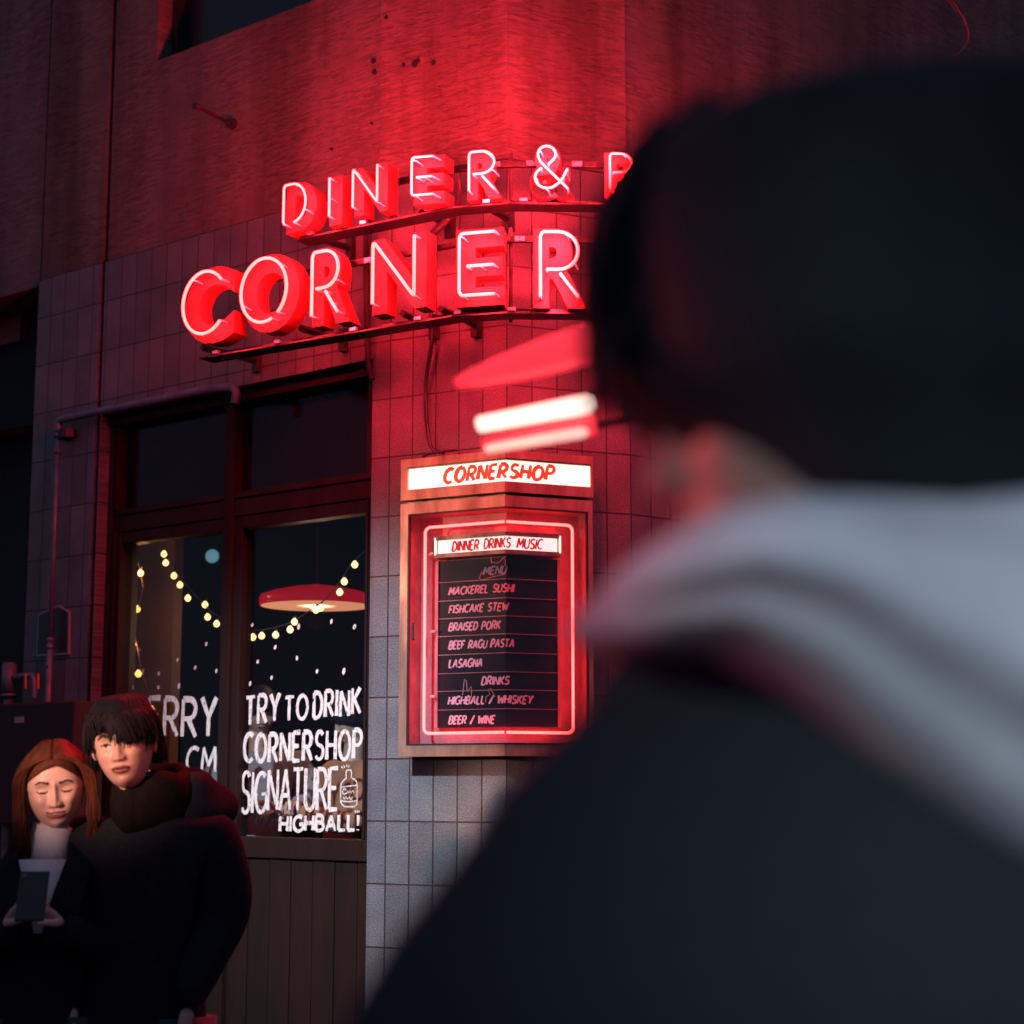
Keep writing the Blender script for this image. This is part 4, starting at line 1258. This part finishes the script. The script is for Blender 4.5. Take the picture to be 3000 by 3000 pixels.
mb.tube([B @ (nk0 + Vector((0,.0,-.03))), B @ nk0.lerp(nk1,.3), B @ nk0.lerp(nk1,.62)], [.072,.058,.055], 18)
# shirt front between the lapels
tri = [Vector((-.062,-.115,nk0.z-.00)), Vector((.062,-.115,nk0.z-.00)), Vector((.028,-.150,nk0.z-.11)), Vector((.012,-.155,nk0.z-.19)), Vector((-.010,-.155,nk0.z-.19)), Vector((-.028,-.150,nk0.z-.11))]
tri2 = [q + Vector((0,.05,0)) for q in tri]
mb.add([B @ q for q in tri] + [B @ q for q in tri2], [(0,1,2,5),(5,2,3,4),(11,8,7,6),(10,9,8,11)] + [(i,(i+1)%6,6+(i+1)%6,6+i) for i in range(6)])
mb.build('turtleneck', M_knit, wob, True)
mb = MB()
for sgn in (1,-1):
    mb.rings([[B @ Vector((sgn*x, y, nk0.z + z)) for x, y, z in ring] for ring in (
        [(.062,-.02,.045),(.10,-.01,.03),(.10,.0,.02),(.07,-.0,.03)], [(.068,-.115,.005),(.125,-.10,-.03),(.12,-.085,-.03),(.07,-.09,.0)],
        [(.036,-.160,-.11),(.105,-.145,-.14),(.10,-.12,-.14),(.04,-.13,-.11)], [(.012,-.168,-.21),(.045,-.16,-.22),(.04,-.13,-.22),(.014,-.13,-.21)])])
mb.split('lapel', M_coat, wob, False)
for nm, hs in (('trousers', .0),):
    mb = MB()
    for a, b, c in ((11,12,13),(15,16,17)): mb.tube([B @ (J[a]+Vector((0,0,.02))), B @ J[b], B @ J[c]], [.10,.075,.062], 14)
    mb.build('trousers', M_denim, wob, True)
mb = MB()
for a, b in ((13,14),(17,18)): mb.tube([B @ (J[a]+Vector((0,.03,-.02))), B @ (J[a]+Vector((0,-.02,-.035))), B @ J[b], B @ (J[b]+Vector((0,-.05,-.005)))], [.045,.05,.042,.02], 12)
mb.split('shoe', M_shoe, wob, True)
# her phone
Rzw = Matrix.Rotation(R(8), 3, 'Z')
pc = B @ Vector((.0, -.30, 1.215))
q = (Euler((R(-38), 0, R(8)))).to_matrix()
mb = MB()
cs = [(-.037,-.0045,-.075),(.037,-.0045,-.075),(.037,.0045,-.075),(-.037,.0045,-.075),(-.037,-.0045,.075),(.037,-.0045,.075),(.037,.0045,.075),(-.037,.0045,.075)]
mb.hexa([pc + q @ Vector(c_) for c_ in cs])
ph = mb.build('phone', M_plate, None, bevel=.003); tag(ph, 'black phone held in both hands by the smiling woman', 'phone')
mb = MB()
cs = [(-.033,.0046,-.070),(.033,.0046,-.070),(.033,.0056,-.070),(-.033,.0056,-.070),(-.033,.0046,.070),(.033,.0046,.070),(.033,.0056,.070),(-.033,.0056,.070)]
mb.hexa([pc + q @ Vector(c_) for c_ in cs]); mb.split('screen', mat('phone_screen', (.05,.05,.05), .2, emit=(.6,.65,.8), strength=.35), ph)
mb = MB(); mb.lathe([(.006,-.001),(.006,.001)], pc + q @ Vector((-.024,-.0058,.060)), 12, q @ Vector((0,-1,0))); mb.build('lens', mat('phone_lens', (.2,.1,.1), .1), ph)

# ---- the man
hm = at_y(362, 2178, 4.88)
rotm = Euler((R(5), R(-8), R(0)), 'XYZ')
base = Vector((hm.x + .055, hm.y + .09, 0))
mob, B, H, J = person_body('young man with a black fringe in a dark hooded coat walking beside the woman', base, R(-14), hm, rotm, 1.07, False,
    [Vector((.215,.04,1.14)), Vector((-.215,.04,1.14))], [Vector((.17,-.10,.93)), Vector((-.17,-.10,.93))],
    [(Vector((.17,-.09,.92)), Vector((-.1,.0,-1)), Vector((-1,0,0)), True, .35), (Vector((-.17,-.09,.92)), Vector((0,-.25,-1)), Vector((1,0,0)), False, .35)],
    M_skin2, M_lip2, False)
mb = MB(); scalp(mb, H, .058, -.055, 1.10)
paths = []
for i in range(1100):
    a = rg.uniform(-math.pi, math.pi)           # 0 = front
    fr = math.cos(a)
    x1 = .080*math.sin(a); y1 = -.098*math.cos(a)+.008
    low = .030 + rg.uniform(-.022,.022) if fr > .55 else (.0 if fr > -.1 else -.05) + rg.uniform(-.015,.01)
    if fr > .5 and x1 < -.012: low += .018        # the parting lets the brow show on one side
    if fr > .5 and x1 > .0: low -= .012
    sw_ = rg.uniform(-.020,.020) + (.012 if fr > .5 else 0)
    paths.append([(rg.uniform(-.02,.02), .03+rg.uniform(-.02,.02), .121), (x1*.55+rg.uniform(-.008,.008), y1*.55+.006, .118), (x1*.95, y1*.98, .085), (x1*1.07+sw_*.5, y1*1.10, (.085+low)/2+.008), (x1*1.04+sw_, y1*1.09, low)])
strand_hair(mb, H, paths, .0031)
mb.build('hair', M_hairk, mob, True)
coat(None, B, J, 1.02, mob, extra=.006, hem=.55)
mb = MB()
# scarf and hood round the neck
nk0 = J[3]
rings = []
for i in range(25):
    a = 2*math.pi*i/24
    c_ = Vector((.082*math.sin(a), .02-.078*math.cos(a), nk0.z + .048 - .012*math.cos(a) + .010*math.sin(3*a)))
    out = Vector((math.sin(a), -math.cos(a), 0))
    rings.append([B @ (c_ + out*(.034*math.cos(b)) + Vector((0,0,.080*math.sin(b)))) for b in [2*math.pi*k/10 for k in range(10)]])
mb.rings(rings); mb.build('scarf', M_khaki, mob, True)
mb = MB(); rings = []
hc = Vector((.055, .120, nk0.z + .005))
for i in range(22):
    ph = math.pi*(i+.3)/22.6
    ring = []
    for k in range(34):
        t = 2*math.pi*k/34
        d = 1 + .10*noise.noise(Vector((math.cos(t)*1.6, math.sin(t)*1.6, ph*1.8))) + .05*math.sin(5*ph + 2*t)
        ring.append(B @ (hc + Vector((.140*math.sin(ph)*math.cos(t)*d, .125*math.sin(ph)*math.sin(t)*d, .125*math.cos(ph)*d))))
    rings.append(ring)
mb.rings(rings); mb.build('hood', M_coat, mob, True)
mb = MB()
for a, b, c_ in ((11,12,13),(15,16,17)): mb.tube([B @ (J[a]+Vector((0,0,.02))), B @ J[b], B @ J[c_]], [.11,.085,.07], 14)
mb.build('trousers', M_denim, mob, True)
mb = MB()
for a, b in ((13,14),(17,18)): mb.tube([B @ (J[a]+Vector((0,.03,-.02))), B @ (J[a]+Vector((0,-.02,-.035))), B @ J[b], B @ (J[b]+Vector((0,-.05,-.005)))], [.045,.05,.045,.022], 12)
mb.split('shoe', M_shoe, mob, True)

# ---- two guests inside, seen through the writing
def guest(label, px, py, n, yaw, m_top, lean):
    s, z = WALL.px(*pz(px, py), n); p = WALL.pt(s, n, z)
    base = Vector((p.x, p.y, z - 1.22))           # seated: the head stands lower
    ob, B, H, J = person_body(label, Vector((p.x, p.y, p.z - 1.52)), yaw, p, Euler((R(20), 0, yaw)), 1.0, False,
        [Vector((.27,-.08,1.02)), Vector((-.27,-.08,1.02))], [Vector((.10,-.30,1.08)), Vector((-.10,-.30,1.08))],
        [(Vector((.10,-.31,1.08)), Vector((-.5,-.8,0)), Vector((0,0,-1)), True, .5), (Vector((-.10,-.31,1.08)), Vector((.5,-.8,0)), Vector((0,0,-1)), False, .5)], M_skin2, M_lip2, False)
    c = coat(None, B, J, .98, ob, 'jumper', .8); c.data.materials.clear(); c.data.materials.append(m_top)
    mb = MB(); scalp(mb, H, .035, -.075, 1.16); mb.build('hair', M_hairk, ob, True)
guest('guest in a grey top behind the word CORNERSHOP, nearer the mullion', 800, 1130, -.75, R(25), grubby('grey_jersey', (.30,.26,.28),(.22,.19,.2),40,(.8,.9)), 0)
guest('guest in a tan jumper behind the painted bottle, nearer the pillar', 1300, 1180, -.95, R(-60), grubby('tan_jersey', (.42,.19,.09),(.30,.13,.07),40,(.8,.9)), 0)

# ---- the passer-by close to the camera, seen from behind the cheek
Yf = .95
def fp(px, py, dy=0.0): return at_y(px, py, Yf + dy)
hf = fp(2400, 1200, .02)
fbase = Vector((fp(2350, 2300).x + .02, Yf + .05, 0))
fob, B, H, J = person_body('large blurred passer-by in profile with black hair, pale hood and black coat', fbase, R(-80), hf, Euler((R(4), 0, R(-82)), 'XYZ'), 1.12, False,
    [Vector((.035,-.04,1.22)), Vector((-.035,-.04,1.18))], [Vector((.03,-.06,.98)), Vector((-.03,-.06,.96))],
    [(Vector((.03,-.06,.97)), Vector((0,-.1,-1)), Vector((-1,0,0)), True, .4), (Vector((-.03,-.06,.95)), Vector((0,-.1,-1)), Vector((1,0,0)), False, .4)], M_skin2, M_lip2, False, False, .05)
# thick dark hair, a full mop over brow and neck
def outline(px_list):
    return px_list
prof = [(318,2760,3080),(345,2500,3260),(376,2270,3380),(412,2070,3450),(452,1930,3480),(515,1830,3500),(600,1765,3510),(740,1724,3520),(900,1730,3520),(1080,1760,3520),(1200,1800,3500),(1290,1930,3480),(1390,2060,3440),(1500,2180,3400),(1680,2360,3330)]
mb = MB(); rings = []
for py, xl, xr in prof:
    if xr < xl: xr = xl + 300
    a, b = fp(xl, py, .02), fp(xr, py, .02)
    w = (b.x - a.x)/2; cx = (a.x+b.x)/2
    dpt = min(.150, w*.95)
    ring = []
    for k in range(40):
        t = 2*math.pi*k/40
        jt = 1 + .03*noise.noise(Vector((k*.9, py*.01, 1.7)))
        ring.append((cx + w*math.cos(t)*jt, hf.y + dpt*math.sin(t)*jt, a.z))
    rings.append(ring)
mb.rings(rings)
for i in range(140):
    # locks that break the outline
    t = rg.uniform(-.2, 1.2)*math.pi; py = rg.uniform(430, 1080)
    i0 = max(j for j in range(len(prof)) if prof[j][0] <= py); f_ = (py-prof[i0][0])/max(1,(prof[min(i0+1,len(prof)-1)][0]-prof[i0][0]))
    p1, p2 = prof[i0], prof[min(i0+1,len(prof)-1)]
    xl = p1[1]+(p2[1]-p1[1])*f_; 
    a = fp(xl + rg.uniform(-22, 40), py, rg.uniform(-.05,.05)); 
    mb.tube([a + Vector((.02,0,.035)), a, a + Vector((rg.uniform(-.004,.006),0,-.03))], [.002,.004,.001], 5)
mb.build('hair', M_hairfg, fob, True)
# pale hood lying round the neck
hood = [(1740,1800,45),(1790,1790,100),(1900,1760,150),(2050,1728,190),(2250,1770,265),(2450,1860,350),(2700,1960,440),(3000,2040,560),(3300,2130,640),(3600,2260,560),(3750,2300,300)]
mb = MB(); rings = []
for i, (px, cy, hh) in enumerate(hood):
    c_ = fp(px, cy, 0); h2 = (fp(px, cy-hh, 0).z - c_.z)
    ring = []
    for k in range(44):
        t = 2*math.pi*k/44
        fold = 1 + .060*math.sin(4*t + i*.22) + .035*math.sin(9*t+i*.5)
        dd = .175 * min(1, .42 + i*.16)
        ring.append((c_.x + .012*math.cos(t), Yf + .02 - dd*math.copysign(abs(math.cos(t))**.45, math.cos(t))*fold, c_.z + h2*math.sin(t)*(1 if abs(math.sin(t)) > .9 else fold*.5+.5)))
    rings.append(ring)
mb.rings(rings); mb.build('hood', grubby('pale_hood_fabric', (.58,.60,.64),(.70,.72,.75),30,(.8,.95)), fob, True)
# black coat, chest turned to the left
body = [(1860,1900,3500),(1950,1800,3600),(2080,1715,3700),(2200,1590,3750),(2330,1475,3800),(2485,1367,3830),(2640,1242,3850),(2764,1140,3860),(2873,1072,3860),(3000,1000,3860),(3300,960,3900),(3900,1050,3950),(5200,1300,3950),(6600,1250,4000)]
mb = MB(); rings = []
for py, xl, xr in body:
    a, b = fp(xl, py), fp(xr, py); w = (b.x-a.x)/2; cx = (a.x+b.x)/2
    ring = []
    for k in range(48):
        t = 2*math.pi*k/48
        jt = 1 + .012*noise.noise(Vector((math.cos(t)*2, math.sin(t)*2, py*.004)))
        ring.append((cx + w*math.cos(t)*jt, Yf + .05 + (.085 + .06*min(1,(py-1860)/1100))*math.sin(t)*jt, a.z))
    rings.append(ring)
mb.rings(rings); mb.build('coat', M_coatfg, fob, True)
mb = MB()
for a, b, c_ in ((11,12,13),(15,16,17)): mb.tube([B @ (J[a]+Vector((0,0,.02))), B @ J[b], B @ J[c_]], [.11,.085,.07], 14)
mb.build('trousers', M_denim, fob, True)
mb = MB()
for a, b in ((13,14),(17,18)): mb.tube([B @ (J[a]+Vector((0,.03,-.02))), B @ (J[a]+Vector((0,-.02,-.035))), B @ J[b], B @ (J[b]+Vector((0,-.05,-.005)))], [.045,.05,.045,.022], 12)
mb.split('shoe', M_shoe, fob, True)
